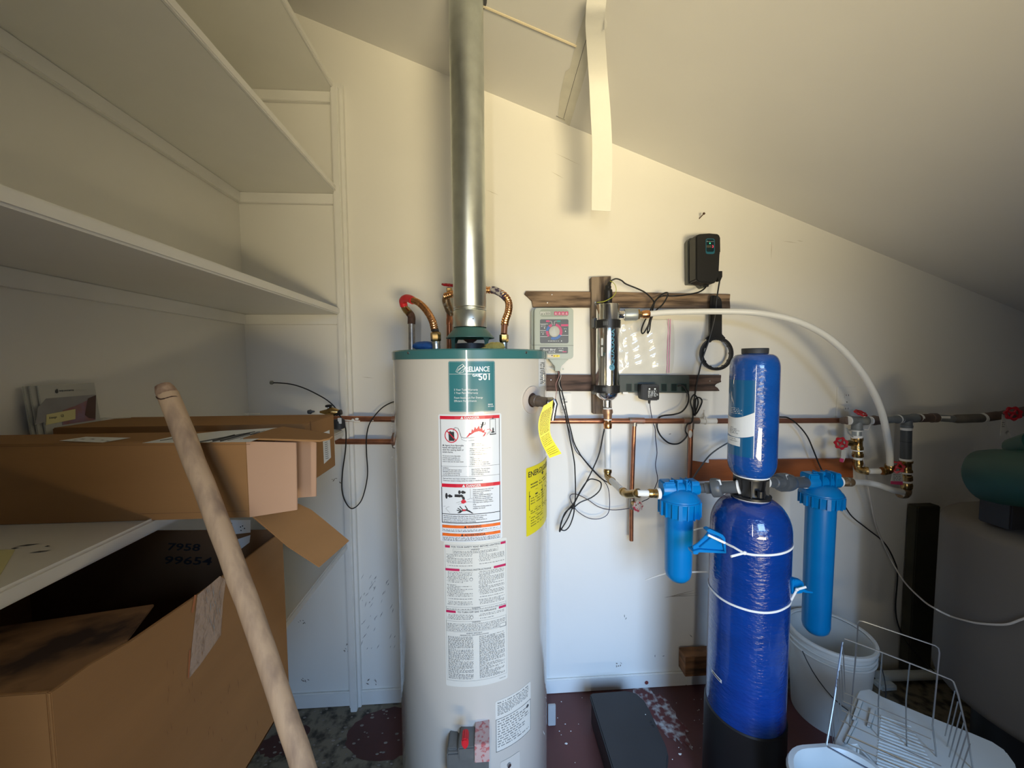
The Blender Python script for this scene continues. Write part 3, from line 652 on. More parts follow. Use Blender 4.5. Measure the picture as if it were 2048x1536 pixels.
rr_ = (Pcyl(895, 673, FC, .001)-Pcyl(991, 673, FC, .001)); rh = .5*abs(ray(992, 672).x/ray(992, 672).y-ray(894, 672).x/ray(894, 672).y)*FC.y*.985
MB().lathe([(.052, zt), (rh, zr_), (rh, zr_-.002), (rh-.002, zr_-.002), (.050, zt-.004)], (FC.x, FC.y, 0), 64, cap=False).build('cone', 'teal_hood', dh)
for a in (-52, 52, 128, -128):
    b = MB(); aa = math.radians(a); dr = V((math.sin(aa), -math.cos(aa), 0)); tn = V((dr.y, -dr.x, 0)); c_ = V((FC.x, FC.y, 0))
    o_ = [(-.020, zr_+.004), (-.013, zr_-.005), (-.009, zr_-.012), (-.0075, HZ+.001), (.0075, HZ+.001), (.009, zr_-.012), (.013, zr_-.005), (.020, zr_+.004)]
    b.prism([c_+dr*(rh-.013)+tn*x+V((0, 0, z)) for x, z in o_], dr*.0015); b.build('leg', 'teal_hood', dh, smooth=False)
fc_ = thing('flue_collar', 'rusty flue outlet ring under the draft hood', 'flue outlet', (FC.x, FC.y, HZ))
MB().lathe([(.051, HZ+.001), (.050, HZ+.026), (.044, HZ+.026), (.044, HZ+.003)], (FC.x, FC.y, 0), 40).build('ring', mat('flue_dark', (.05, .055, .065), .5, metal=.4, var=.3, scale=40), fc_)
MB().lathe([(.006, HZ+.002), (.008, HZ+.028), (.020, HZ+.036), (.024, HZ+.040), (0, HZ+.041)], (FC.x, FC.y, 0), 20).build('baffle', 'rust', fc_)

# ------------------------------------------------------------------ fittings on top of the heater
def corr(pts, r, pitch, amp, seg=14):
    s_ = spline(pts, 40); L = 0; out = []; rr = []; last = None
    for p in s_:
        if last is not None: L += (p-last).length
        last = p; out.append(p); rr.append(r+amp*math.cos(2*PI*L/pitch))
    return MB().tube(out, rr, seg)
YP = 1.42
c1 = thing('copper_connector', 'bent corrugated copper connector with a red taped end, leftmost on the heater', 'pipe', tuple(P(872, 697, 1.18)))
corr(PP([(825, 600, 1.40), (838, 606, 1.35), (852, 620, 1.28), (864, 640, 1.22), (870, 662, 1.18)]), .0100, .0115, .0022).build('flexible_tube', 'copper_bright', c1)
MB().tube(spline(PP([(808, 612, 1.46), (806, 602, 1.45), (811, 597, 1.43), (818, 597, 1.415), (826, 601, 1.395)]), 6), [.0145]*25, 14).build('red_tape', 'red_plastic', c1)
MB().tube(spline(PP([(808, 611, 1.46), (811, 618, 1.46), (818, 626, 1.455)]), 5), .0135, 14).build('elbow', 'brass', c1)
MB().rod(P(871, 664, 1.17), P(872, 683, 1.17), [(0, .0120), (.05, .0145), (.15, .0158), (.9, .0158), (1, .013)], 6).build('hex_nut', 'brass', c1)
MB().rod(P(870.5, 660, 1.172), P(871, 665, 1.17), [(0, .0112), (1, .0112)], 12).build('washer', 'black_rubber', c1)
MB().rod(P(872, 683, 1.17), P(873, 697.5, 1.17), [(0, .0125), (.3, .0135), (.31, .0122), (1, .0125)], 14).build('nipple', 'galvanized', c1)
r1 = thing('riser_pipe', 'tarnished upright pipe with an elbow, at the left end behind the heater', 'pipe', tuple(P(823, 700, 1.50)))
MB().rod(P(824, 716, 1.485), P(823, 645, 1.485), [(0, .0128), (1, .0128)], 16).build('pipe', 'solder', r1)
MB().tube(spline(PP([(823, 648, 1.485), (823, 634, 1.485), (820, 628, 1.475), (812, 619, 1.47)]), 5), [.0150]*6+[.0145]*10, 14).build('elbow', 'rust', r1)
r2 = thing('riser_pipe', 'copper riser with a brass gate valve, just left of the vent pipe', 'pipe', tuple(P(899, 700, 1.52)))
MB().rod(P(899, 720, 1.52), P(899, 626, 1.52), [(0, .0115), (.75, .0115), (.76, .0132), (.88, .0132), (.89, .012), (1, .012)], 16).build('pipe', 'copper', r2)
MB().tube(spline(PP([(902, 632, 1.52), (898, 618, 1.515), (893, 604, 1.505), (892, 592, 1.50)]), 5), [.013, .013, .014, .015, .0165, .0165, .0165, .0165, .0165, .0165, .0165, .0165, .016, .015, .014, .013], 14).build('valve_body', mat('old_brass', (.24, .16, .09), .45, metal=.7, col2=(.50, .48, .42), scale=70, thr=(.30, .45)), r2)
MB().rod(P(899, 592, 1.50), P(898, 574, 1.49), [(0, .013), (.3, .013), (.31, .010), (.5, .011), (.9, .011), (1, .006)], 6).build('bonnet', 'brass', r2)
def wheel(c, ax, Rr, th, m, parent, lobes=8, name='handwheel', spokes=4, hole=True):
    ax = V(ax).normalized(); u = ax.orthogonal().normalized(); b_ = ax.cross(u); c = V(c); mb = MB(); n = 64; vs = []
    for i in range(n):
        a = 2*PI*i/n; d = u*math.cos(a)+b_*math.sin(a); ro = Rr*(1+.10*math.cos(lobes*a))
        for r_, h in ((Rr*.66, -th*.4), (Rr*.66, th*.4), (ro*.93, th*.5), (ro, 0), (ro*.93, -th*.5)): vs.append(c+d*r_+ax*h)
    mb.add(vs, [(i*5+k, ((i+1) % n)*5+k, ((i+1) % n)*5+(k+1) % 5, i*5+(k+1) % 5) for i in range(n) for k in range(5)])
    for k in range(spokes):
        a = 2*PI*k/spokes+.3; d = u*math.cos(a)+b_*math.sin(a); mb.tube([c+d*Rr*.1+ax*th*.3, c+d*Rr*.72], th*.42, 8)
    mb.lathe([(Rr*.25, -th*.7), (Rr*.27, th*.3), (Rr*.2, th*.6)], c, 12, ax)
    return mb.build(name, m, parent)
wheel(P(898, 570, 1.49), (.10, -.28, 1), .027, .008, 'red_wheel', r2)
MB().rod(P(898, 576, 1.49), P(898, 569, 1.49), [(0, .010), (1, .006)], 10).build('packing_nut', 'tape', r2)
c2 = thing('copper_connector', 'corrugated copper connector curving from behind the vent pipe, on the right of the heater', 'pipe', tuple(P(1009, 697, 1.20)))
corr(PP([(892, 592, 1.47), (905, 588, 1.44), (925, 582, 1.42), (950, 580, 1.40), (975, 580, 1.38), (992, 582, 1.36), (1008, 590, 1.34), (1017, 604, 1.32), (1017, 622, 1.28), (1011, 640, 1.25), (1009, 652, 1.23)]), .0108, .0115, .0023).build('flexible_tube', 'copper_bright', c2)
MB().tube(spline(PP([(984, 579, 1.37), (995, 583, 1.355), (1006, 590, 1.343), (1013, 597, 1.335)]), 6), .0132, 14).build('foil_tape', 'hot_tape', c2)
MB().rod(P(1009, 650, 1.225), P(1008, 668, 1.22), [(0, .0105), (1, .0105)], 14).build('plain_end', mat('copper_plain', (.75, .36, .22), .3, metal=1), c2)
MB().rod(P(1008, 668, 1.22), P(1008, 685, 1.22), [(0, .0105), (.12, .0150), (.85, .0150), (1, .012)], 6).build('hex_nut', 'brass', c2)
MB().rod(P(1008, 685, 1.22), P(1008, 698, 1.22), [(0, .0115), (1, .0115)], 14).build('nipple', 'galvanized', c2)
# blue rag, yellow foam
rg = random.Random(3); b = MB(); c_ = P(850, 694, 1.22); c_.z = HZ+.017
b.blob(c_, .040, .03, .0155, 14, 30, .035, rg); b.blob(c_+V((.016, -.006, -.003)), .032, .025, .013, 12, 26, .05, rg)
b.build('blue_rag', 'blue_cloth', ang=120, **T('crumpled blue rag lying on top of the heater', 'rag'))
b = MB(); c_ = P(990, 694, 1.12); c_.z = HZ+.009; b.blob(c_, .030, .02, .014, 12, 30, .12, rg); b.blob(c_+V((-.022, 0, -.003)), .018, .012, .004, 6, 14, .2, rg)
b.build('foam_lump', 'yellow_foam', **T('torn lump of yellow insulation foam at the foot of the draft hood', 'insulation'))
# ------------------------------------------------------------------ boards on the back wall
def wboard(name, outline, yf, m, label, cat='board', bev=.0015):
    b = MB().prism([P(u, v, yf) for u, v in outline], (0, WY-.0005-yf, 0)); return b.build(name, m, bevel=bev, **T(label, cat))
ub = wboard('wood_board', [(1052, 582), (1186, 583), (1461, 588), (1460, 600), (1461, 617), (1250, 615), (1066, 614), (1064, 602), (1056, 594), (1049, 588)], 1.642, 'old_wood', 'weathered brown horizontal board, the upper one, above the grey timer')
lb = wboard('wood_board', [(1060, 749), (1250, 750), (1443, 750), (1442, 760), (1443, 764), (1433, 768), (1430, 772), (1436, 776), (1440, 782), (1300, 783), (1060, 782)], 1.642, 'old_wood_dark', 'dark horizontal board with a broken right end, behind the power strip')
vb = wboard('wood_board', [(1183, 554), (1222, 552), (1223, 700), (1224, 828), (1187, 828)], 1.622, 'old_wood_upright', 'narrow upright board behind the steel lamp housing')
for o_, pts in ((ub, [(1104, 589), (1095, 605), (1440, 603)]), (lb, [(1102, 760), (1420, 762)])):
    for u, v in pts: MB().lathe([(.0028, 0), (.0028, .0015), (.001, .002)], P(u, v, 1.6418), 8, (0, -1, 0)).build('screw', 'chrome', o_)
ob = wboard('wood_board', [(1383, 921), (1706, 918), (1707, 956), (1384, 963)], 1.640, 'stained_wood', 'reddish brown board behind the blue tank at pipe height')
wv = MB().prism([P(u, v, 1.634) for u, v in [(1386, 800), (1418, 800), (1418, 926), (1384, 921)]], (0, WY-.0005-1.634, 0)).build('painted_batten', 'trim_paint', bevel=.0015, **T('short white painted upright batten beside the blue tank', 'batten'))
wbk = MB(); a, b_ = P(1368, 1308, 1.60), P(1412, 1346, 1.60)
wbk.box((a.x, 1.585, b_.z), (b_.x+.03, WY-.013, a.z-.004)).build('wood_block', 'block_wood', bevel=.002, **T('rough brown wood block fixed low on the wall left of the blue tank', 'block'))

# ------------------------------------------------------------------ cover plates
def plate(u0, v0, u1, v1, label, yf=1.653, name='cover_plate', m='trim_paint', extra=None):
    a, c_ = P(u0, v0, yf), P(u1, v1, yf); t = thing(name, label, 'outlet plate', ((a.x+c_.x)/2, WY, c_.z))
    MB().box((a.x, yf, c_.z), (c_.x, WY-.0003, a.z)).build('plate', m, t, bevel=.0015)
    cx, cz = (a.x+c_.x)/2, (a.z+c_.z)/2; h = a.z-c_.z
    for q in (-.22, .22):
        MB().box((cx-.014, yf-.0015, cz+h*q-.013), (cx+.014, yf, cz+h*q+.013)).build('socket', m, t, bevel=.001)
        for s_ in (-.006, .006): MB().box((cx+s_-.001, yf-.0022, cz+h*q-.003), (cx+s_+.001, yf-.0014, cz+h*q+.005)).build('slot', 'ink_grey', t, smooth=False)
    MB().lathe([(.003, 0), (.003, .0015)], (cx, yf, cz), 8, (0, -1, 0)).build('screw', 'chrome', t); return t
plate(1676, 774, 1711, 834, 'white painted outlet plate above the grey tee, under the hose arc')
plate(1112, 786, 1142, 832, 'white outlet plate behind the timer wires')
bp = thing('bus_strip', 'narrow white wiring strip on the wall left of the heater', 'wiring strip', tuple(P(781, 942, 1.65)))
a, c_ = P(773, 808, 1.648), P(800, 942, 1.648); MB().box((a.x, 1.648, c_.z), (c_.x, WY-.0003, a.z)).build('strip', 'trim_paint', bp, bevel=.002)
for v in (826, 834, 851, 857, 862, 870, 915): MB().lathe([(.0035, 0), (.0035, .0012), (.002, .0012), (.002, .0006)], P(784, v, 1.648), 10, (0, -1, 0)).build('knockout', 'tape', bp)

# ------------------------------------------------------------------ irrigation timer
YT = 1.60
tm = thing('irrigation_timer', 'grey green irrigation timer with a round dial below the upper board', 'timer', tuple(P(1108, 742, 1.64)))
def rrect(x0, y0, x1, y1, c, n=4):
    o = []
    for cx, cy, a0 in ((x1-c, y0+c, -90), (x1-c, y1-c, 0), (x0+c, y1-c, 90), (x0+c, y0+c, 180)):
        for k in range(n+1): a = math.radians(a0+90*k/n); o.append((cx+math.cos(a)*c, cy+math.sin(a)*c))
    return o
tf = lambda y: (lambda u, v: P(u, v, y))
def slab(o, y, th, name, m, parent, bev=0):
    return MB().prism([P(u, v, y) for u, v in o], (0, th, 0)).build(name, m, parent, bevel=bev)
slab(rrect(1069, 615.5, 1147, 718, 7), YT, .030, 'case', 'timer_grey', tm, .002)
slab(rrect(1063, 617, 1143, 717, 7), YT+.031, .028, 'back_case', 'timer_grey', tm, .001)
slab([(1098, 718), (1138, 718), (1122, 733), (1121, 742), (1110, 742), (1110, 733)], YT+.006, .030, 'wire_funnel', 'timer_grey', tm, .002)
for u in (1106, 1126): MB().lathe([(.004, 0), (.004, .002), (.0015, .002), (.0015, .001)], P(u, 738, YT+.025), 12, (0, -1, 0)).build('mounting_ear', 'timer_grey', tm)
slab(rrect(1079, 618.5, 1138, 633.5, 7), YT-.0006, .002, 'bezel', 'timer_bezel', tm)
slab(rrect(1080, 623, 1101, 630, 1), YT-.0012, .001, 'display', mat('lcd', (.52, .53, .44), .3), tm)
b = MB(); g = tf(YT-.0016); text(b, g, 1091, 629, 4, '501', width=9); dashes(b, g, 1082, 1090, 629, 2, R)
b.build('lettering', 'ink_grey', tm, smooth=False)
for k in range(4):
    u = 1108.5+k*7.2; o_ = slab(rrect(u, 623, u+6.2, 630.5, 1), YT-.002, .002, 'button', 'pink_print', tm)
    b = MB(); g = tf(YT-.0024); dot(b, g, u+3.1, 625.6, .9); strip(b, g, u+1.4, 627.4, u+4.8, 628.6, 1); b.build('symbol', 'white_print', o_, smooth=False)
dp = slab(rrect(1080, 638.5, 1137, 686.5, 3), YT-.0006, .002, 'dial_panel', 'timer_dark', tm)
g = tf(YT-.0011); DC = (1108.3, 663.2)
def arcs(a0, a1, n, m, nm):
    for k in range(n):
        q0 = math.radians(a0+(a1-a0)*(k+.06)/n); q1 = math.radians(a0+(a1-a0)*(k+.94)/n); b = MB()
        poly(b, g, [(DC[0]+math.sin(q)*r_, DC[1]-math.cos(q)*r_) for q, r_ in ((q0, 11.5), (q1, 11.5), (q1, 16.5), (q0, 16.5))]); yield b
def ringseg(a0, a1, n, m):
    b = MB()
    for x in arcs(a0, a1, n, m, ''): b.add(x.v, x.f)
    b.build('dial_segments', m, dp, smooth=False)
ringseg(12, 118, 8, 'pink_print'); ringseg(118, 205, 6, 'blue_print'); ringseg(228, 275, 3, 'pink_print'); ringseg(275, 315, 3, 'blue_print'); ringseg(315, 340, 2, 'pink_print')
b = MB(); poly(b, g, rrect(1122, 648.5, 1136.5, 652.5, .5)); poly(b, g, rrect(1092, 640.5, 1099, 644, 1)); b.build('printed_mark', 'pink_print', dp, smooth=False)
b = MB(); poly(b, g, rrect(1114, 640.7, 1121, 644.2, 1)); b.build('printed_mark', 'green_print', dp, smooth=False)
b = MB(); gl = tf(YT-.0012)
line(b, gl, [(1099, 642.3), (1102.5, 642.3), (1105, 650.5)], .6); line(b, gl, [(1114, 642.3), (1109.5, 642.3), (1108, 650.5)], .6)
for p_ in ([(1080.5, 648), (1096, 648)], [(1080.5, 661), (1092, 661)], [(1080.5, 673.5), (1095, 673.5)], [(1121, 670.5), (1136.5, 670.5)]): line(b, gl, p_, .7)
for x, y in ((1089, 656), (1086, 668), (1131, 662.5), (1123, 682)): dot(b, gl, x, y, 1.1)
for x0, x1, y in ((1082, 1091, 653.5), (1082, 1091, 665), (1128, 1134, 658), (1096, 1119, 682.6), (1082, 1092, 650.5)): dashes(b, gl, x0, x1, y, 1.1, R)
b.build('printed_lines', 'white_print', dp, smooth=False)
MB().lathe([(11.3*YT/FOC, 0), (11.0*YT/FOC, .004), (8*YT/FOC, .007), (0, .0072)], P(*DC, YT-.001), 32, (0, -1, 0)).build('dial_knob', 'knob_grey', tm)
MB().prism([P(u, v, YT-.0085) for u, v in [(1108.3, 652.5), (1112.8, 671), (1103.5, 671.5)]], (0, .004, 0)).build('pointer', 'knob_grey', tm, bevel=.0008)
slab([(1064, 690.3), (1147, 691.3), (1147, 690.7), (1064, 689.7)], YT-.0004, .001, 'door_seam', 'ink_grey', tm)
np_ = slab(rrect(1079.5, 694, 1136, 707, 2), YT-.0006, .002, 'name_plate', 'timer_dark', tm)
b = MB(); text(b, g, 1086, 701, 3.6, 'Rain Bird', True, width=24, skew=.25); text(b, g, 1097, 705.4, 2.4, 'ESP-6TM', True, width=13); text(b, g, 1117.5, 702.3, 2.8, '6060.1', True, width=9); dashes(b, g, 1117, 1127, 697, 1, R)
b.build('lettering', 'white_print', np_, smooth=False)
b = MB(); strip(b, g, 1125, 702.8, 1133, 704.3, 1); b.build('printed_mark', 'pink_print', np_, smooth=False)
st_ = slab(rrect(1094, 709.5, 1119.5, 715, .5), YT-.0006, .001, 'sticker', mat('sticker_pale', (.72, .62, .46), .4), tm)
b = MB(); dashes(b, g, 1107, 1119, 712.8, 1.8, R); dot(b, g, 1104, 711, 1.2); b.build('lettering', 'ink', st_, smooth=False)
b = MB(); strip(b, tf(YT-.0009), 1106.5, 709.8, 1119.2, 714, 1); b.build('printed_mark', 'yellow_tag', st_, smooth=False)
# wires out of the timer
cable('timer_wire', [(1116, 741, 1.615), (1118, 752, 1.61), (1112, 768, 1.60), (1113, 785, 1.60), (1108, 806, 1.60), (1106, 818, 1.60)], .0012, 'wire_pink', 'thin pink wire hanging below the timer', 'wire')
cable('timer_wire', [(1119, 741, 1.615), (1122, 752, 1.61), (1118, 764, 1.60), (1119, 772, 1.60), (1123, 780, 1.595)], .0012, 'wire_white', 'thin white wire twisting below the timer', 'wire')
cable('timer_cable', [(1116, 741, 1.62), (1117, 765, 1.61), (1121, 795, 1.61), (1131, 830, 1.597), (1135, 852, 1.597), (1142, 889, 1.60), (1148, 920, 1.60), (1150, 944, 1.60), (1151, 987, 1.60), (1149, 1010, 1.60), (1147, 1030, 1.60), (1139, 1052, 1.60), (1129, 1061, 1.60), (1121, 1056, 1.60), (1124, 1040, 1.60), (1135, 1021, 1.60), (1149, 1004, 1.595), (1163, 978, 1.59), (1177, 960, 1.585), (1190, 959, 1.585), (1202, 966, 1.585), (1199, 981, 1.585), (1183, 995, 1.59), (1160, 1005, 1.595), (1145, 1018, 1.60)], .0028, 'black_rubber', 'thick black cable falling from the timer into a loop')
cable('timer_cable', [(1118, 741, 1.625), (1121, 770, 1.622), (1128, 800, 1.605), (1136, 838, 1.597), (1142, 862, 1.600), (1148, 885, 1.615), (1158, 905, 1.61), (1167, 918, 1.61), (1190, 944, 1.605), (1207, 960, 1.60), (1222, 968, 1.60), (1237, 980, 1.60), (1250, 990, 1.63)], .0028, 'black_rubber', 'black cable running from the timer down behind the angled white hose')
cable('lamp_cable', [(1211, 850, 1.60), (1207, 866, 1.60), (1199, 905, 1.60), (1187, 935, 1.60), (1172, 965, 1.605), (1160, 985, 1.61), (1148, 1008, 1.612), (1136, 1036, 1.612), (1124, 1056, 1.612), (1119, 1063, 1.61), (1122, 1048, 1.618), (1130, 1026, 1.622), (1146, 1012, 1.625)], .0030, 'black_rubber', 'black cord slanting down left from behind the brass fitting to the loop')
cable('timer_cable', [(1130, 832, 1.612), (1137, 855, 1.612), (1150, 898, 1.615), (1163, 914, 1.618), (1180, 935, 1.62), (1196, 952, 1.62), (1211, 966, 1.62), (1218, 985, 1.62), (1218, 1022, 1.62), (1204, 1036, 1.62), (1180, 1037, 1.62), (1158, 1025, 1.62), (1147, 1012, 1.63), (1140, 996, 1.635), (1143, 989, 1.635), (1155, 989, 1.635), (1175, 999, 1.632), (1198, 1014, 1.63), (1226, 1020, 1.63), (1259, 1016, 1.62), (1285, 1003, 1.59), (1300, 994, 1.58), (1313, 968, 1.57), (1315, 955, 1.57), (1311, 930, 1.58), (1314, 905, 1.60), (1311, 875, 1.63), (1310, 857, 1.64), (1306, 845, 1.643), (1302, 825, 1.63), (1299, 803, 1.60)], .0017, 'dark_blue_cord', 'thin black wire winding past the copper stub and up to the adapter')
MB().torus(P(1132, 804, 1.605), (0, .2, 1), .0055, .0014, 16, 6).build('cable_tie', 'black_rubber', **T('black cable tie around the timer wires', 'cable tie'))

# ------------------------------------------------------------------ steel lamp housing (water steriliser)
UC = cyl_at(1191.5, 1240, 700, .047); UC = V((P(1215, 700, 1.568).x, 1.568, 0)); UR = .0485
uz = lambda v: zat(1215, v, UC, UR)
uv = thing('steel_lamp_housing', 'polished steel cylinder clamped upright to the narrow board', 'filter', (UC.x, UC.y, uz(830)))
MB().lathe([(.004, uz(606)), (UR-.001, uz(606)), (UR, uz(608)), (UR, uz(786)), (UR*.92, uz(793)), (UR*.62, uz(801)), (.0175, uz(803)), (.0165, uz(816)), (0, uz(816))], (UC.x, UC.y, 0), 64).build('housing', 'steel', uv)
for v0, v1 in ((638, 655), (771, 787)):
    cl = MB().lathe([(UR+.001, uz(v1)), (UR+.0045, uz(v1)+.001), (UR+.0045, uz(v0)-.001), (UR+.001, uz(v0))], (UC.x, UC.y, 0), 48, cap=False)
    c_ = cl.build('clamp', 'black_plastic', uv)
    for a in (-36, -31, -26, -20, 24, 58):
        aa = math.radians(a); d = V((math.sin(aa), -math.cos(aa), 0)); t_ = V((d.y, -d.x, 0)); q = V((UC.x, UC.y, 0))+d*(UR+.0045)
        zz0, zz1 = uz(v1)+.009, uz(v0)-.009
        MB().add([q-t_*.0017+V((0, 0, zz0))+d*.0003, q+t_*.0017+V((0, 0, zz0))+d*.0003, q+t_*.0017+V((0, 0, zz1))+d*.0003, q-t_*.0017+V((0, 0, zz1))+d*.0003], [(0, 1, 2, 3)]).build('slot', 'cord_grey' if a != 24 else 'ink', c_, smooth=False)
    a, e = P(1185, v0-1, 1.60), P(1192, v1+1, 1.60); MB().box((a.x, 1.575, e.z), (e.x+.01, 1.6215, a.z)).build('clamp_foot', 'black_plastic', uv, bevel=.002)
def uvf(u, v, e=.0006): p = Pcyl(u, v, UC, UR+e); return p
b = MB()
def um(x, y, e=.0007): th = x/UR; return V((UC.x+math.sin(th)*(UR+e), UC.y-math.cos(th)*(UR+e), y))
# brand word runs up the housing
def vmap(x, y): return um(.012+(y)*1, uz(742)+x)
text(b, lambda x, y: um(.013+y, uz(740)+x), 0, 0, .012, 'AQUASANA', True, width=.17); b.build('lettering', mat('cyan_print', (.10, .30, .42), .3), uv, smooth=False)
b = MB(); dot(b, lambda x, y: um(x, y), .004, uz(735), .0125, n=20); b.build('emblem', 'cyan_print', uv, smooth=False)
b = MB()
for y0, y1 in ((676, 690), (694, 712)): strip(b, lambda x, y: um(x, uz(y)), -.042, y0, -.034, y1, 1)
b.build('side_sticker', 'white_print', uv, smooth=False)
a = P(1212, 600, 1.575); q = MB().tube(spline([P(1216, 606, 1.575), P(1217, 590, 1.575), P(1216, 578, 1.575), P(1218, 568, 1.575), P(1222, 562, 1.575)], 4), [.0165]*4+[.0175]*4+[.013]*3+[.0085]*3+[.0065]*3, 14)
q.build('end_cap', 'black_rubber', uv)
MB().box(tuple(P(1210, 607, 1.60)), tuple(P(1227, 592, 1.56)+V((0, .055, 0)))).build('cap_base', 'black_plastic', uv, bevel=.002)
cable('earth', [(1194, 605, 1.54), (1205, 603.5, 1.53), (1215, 600, 1.53), (1226, 593, 1.54), (1232, 583, 1.55), (1231, 572, 1.56), (1226, 565, 1.565), (1220, 562, 1.57)], .0013, 'earth_wire', '', parent=uv).name = 'earth_wire'
MB().blob(P(1191, 605, 1.535), .005, .004, .003, 5, 8).build('terminal', 'chrome', uv)
MB().rod(P(1189, 604, 1.54), P(1193, 611, 1.53), [(0, .003), (1, .002)], 8).build('terminal_screw', 'chrome', uv)
# outlet fittings, hose
hz0 = P(1240, 629, 1.56)
fl_ = thing('hose_fitting', 'galvanized and brass fitting joining the steel housing to the white hose', 'pipe fitting', tuple(P(1270, 640, 1.55)))
MB().rod(P(1237, 630, 1.568), P(1248, 630, 1.565), [(0, .020), (.4, .0165), (1, .0165)], 20).build('threaded_port', 'steel', fl_)
MB().rod(P(1246.5, 630, 1.565), P(1251, 630, 1.565), [(0, .018), (1, .018)], 20).build('thread_tape', 'tape', fl_)
MB().rod(P(1249, 630, 1.565), P(1275, 629, 1.555), [(0, .024), (.12, .0255), (.88, .0255), (1, .023)], 24).build('coupling', mat('galv_dull', (.42, .46, .47), .45, metal=.6, var=.05, scale=30), fl_)
MB().rod(P(1274, 629, 1.555), P(1284, 629, 1.552), [(0, .022), (.45, .023), (.5, .014), (1, .014)], 6).build('hex_adapter', 'brass', fl_)
MB().rod(P(1283, 629, 1.552), P(1299, 628, 1.55), [(0, .0135), (.2, .0165), (.75, .0175), (.95, .0165), (1, .014)], 20).build('push_collar', 'copper_bright', fl_)
hp = spline(PP([(1296, 628, 1.55), (1330, 625, 1.545), (1380, 623.5, 1.53), (1440, 623, 1.50), (1500, 624.5, 1.46), (1550, 631, 1.44), (1595, 643, 1.42), (1640, 664, 1.41), (1680, 694, 1.40), (1715, 733, 1.40), (1742, 775, 1.41), (1762, 820, 1.43), (1773, 865, 1.46), (1779, 905, 1.50), (1780, 930, 1.51)]), 6)
MB().tube(hp, .0122, 14).build('water_hose', 'pex', **T('long white water hose arching from the steel housing over the blue tank', 'hose'))
# below the housing
lf = thing('hose_fitting', 'copper and brass fitting hanging under the steel housing', 'pipe fitting', tuple(P(1215, 857, 1.555)))
MB().rod(P(1215, 816, 1.568), P(1215, 819, 1.568), [(0, .019), (1, .019)], 20).build('thread_tape', 'tape', lf)
MB().rod(P(1215, 819, 1.568), P(1215.5, 839, 1.562), [(0, .0215), (.3, .0225), (.5, .0185), (.98, .0165), (1, .010)], 20).build('socket_body', mat('bronze', (.45, .27, .17), .4, metal=.7, var=.15, scale=50), lf)
MB().rod(P(1215.5, 838, 1.562), P(1215.5, 840, 1.562), [(0, .0165), (1, .0165)], 20).build('thread_tape', 'tape', lf)
MB().rod(P(1215.5, 840, 1.562), P(1215.5, 857, 1.56), [(0, .014), (.3, .0145), (.4, .0175), (.9, .0175), (1, .0155)], 20).build('push_collar', 'copper_bright', lf)
MB().tube(PP([(1215.5, 855, 1.56), (1215.5, 935, 1.56)]), .0130, 18).build('water_hose', 'pex', **T('short straight upright white hose below the steel housing', 'hose'))
E_ = P(1215, 950, 1.555); F_ = P(1246, 984, 1.33); G_ = P(1262, 986, 1.28)
def elbow(name, label, a, c, b, ra=.0165, m='brass', r0=.0145):      # a, b: open ends, c: the corner
    t = thing(name, label, 'pipe fitting', tuple(c)); a, b, c = V(a), V(b), V(c); u1, u2 = (a-c).normalized(), (b-c).normalized()
    pts = spline([a, c+u1*r0*.9, c+(u1+u2)*r0*.18, c+u2*r0*.9, b], 5)
    MB().tube(pts, r0, 16).build('bend', m, t)
    for e, d in ((a, u1), (b, u2)): MB().rod(e-d*.013, e+d*.003, [(0, ra*.95), (.2, ra*1.04), (.8, ra*1.04), (1, ra*.95)], 18).build('collar', m, t)
    return t
elbow('pipe_elbow', 'brass elbow turning the short upright hose towards the first blue filter', P(1215.5, 940, 1.56), P(1215, 953, 1.555), P(1224, 963, 1.50))
MB().tube([P(1221, 959.5, 1.515), P(1243, 980, 1.36)], .0125, 16).build('water_hose', 'pex', **T('short slanting white hose between two brass elbows', 'hose'))
PFC = cyl_at(1328, 1387, 1080, .048)
py = PFC.y
elbow('pipe_elbow', 'brass elbow beside the red and white tap', P(1246, 983, 1.345), P(1255, 989, py+.05), P(1277, 986, py), .0155)
MB().tube([P(1274, 986, py), P(1298, 986.5, py)], .0115, 16).build('water_hose', 'pex', **T('stub of white hose entering the first blue filter', 'hose'))
fi = thing('hose_fitting', 'brass push fitting screwed into the left side of the first blue filter', 'pipe fitting', tuple(P(1305, 990, py)))
MB().rod(P(1296, 986.5, py), P(1314, 987, py), [(0, .0135), (.15, .0155), (.45, .0155), (.5, .0135), (.55, .0155), (1, .0155)], 20).build('collar', 'brass', fi)
MB().rod(P(1313, 987, py), P(1319, 987, py), [(0, .0195), (1, .0195)], 20).build('thread_tape', 'tape', fi)

# ------------------------------------------------------------------ ballast, wrench, bag, power strip
bl = thing('lamp_ballast', 'black wall box with a small green lit display', 'controller', tuple(P(1408, 575, 1.62)))
bo = [(1392, 471), (1400, 468), (1420, 466.5), (1438, 468), (1441.5, 472), (1442, 505), (1440.5, 508), (1438.5, 548), (1434, 562), (1428, 567), (1398, 565), (1392, 560)]
MB().prism([P(u, v, 1.545) for u, v in bo], (0, .055, 0)).build('front_shell', 'black_plastic', bl, bevel=.005)
MB().prism([P((u-1415)*.96+1414, v, 1.60) for u, v in bo], (0, .030, 0)).build('rear_shell', mat('soft_black', (.05, .052, .045), .5), bl, bevel=.002)
MB().prism([P(u, v, 1.630) for u, v in [(1375, 483), (1380, 476), (1425, 474), (1430, 560), (1412, 575), (1404, 576), (1397, 569), (1376, 568)]], (0, WY-1.6305, 0)).build('mounting_plate', mat('plate_grey', (.16, .165, .15), .5), bl, bevel=.002)
slab(rrect(1411.5, 477, 1429.5, 508, 4), 1.5442, .002, 'display_rim', mat('rim_blue', (.02, .13, .20), .3), bl)
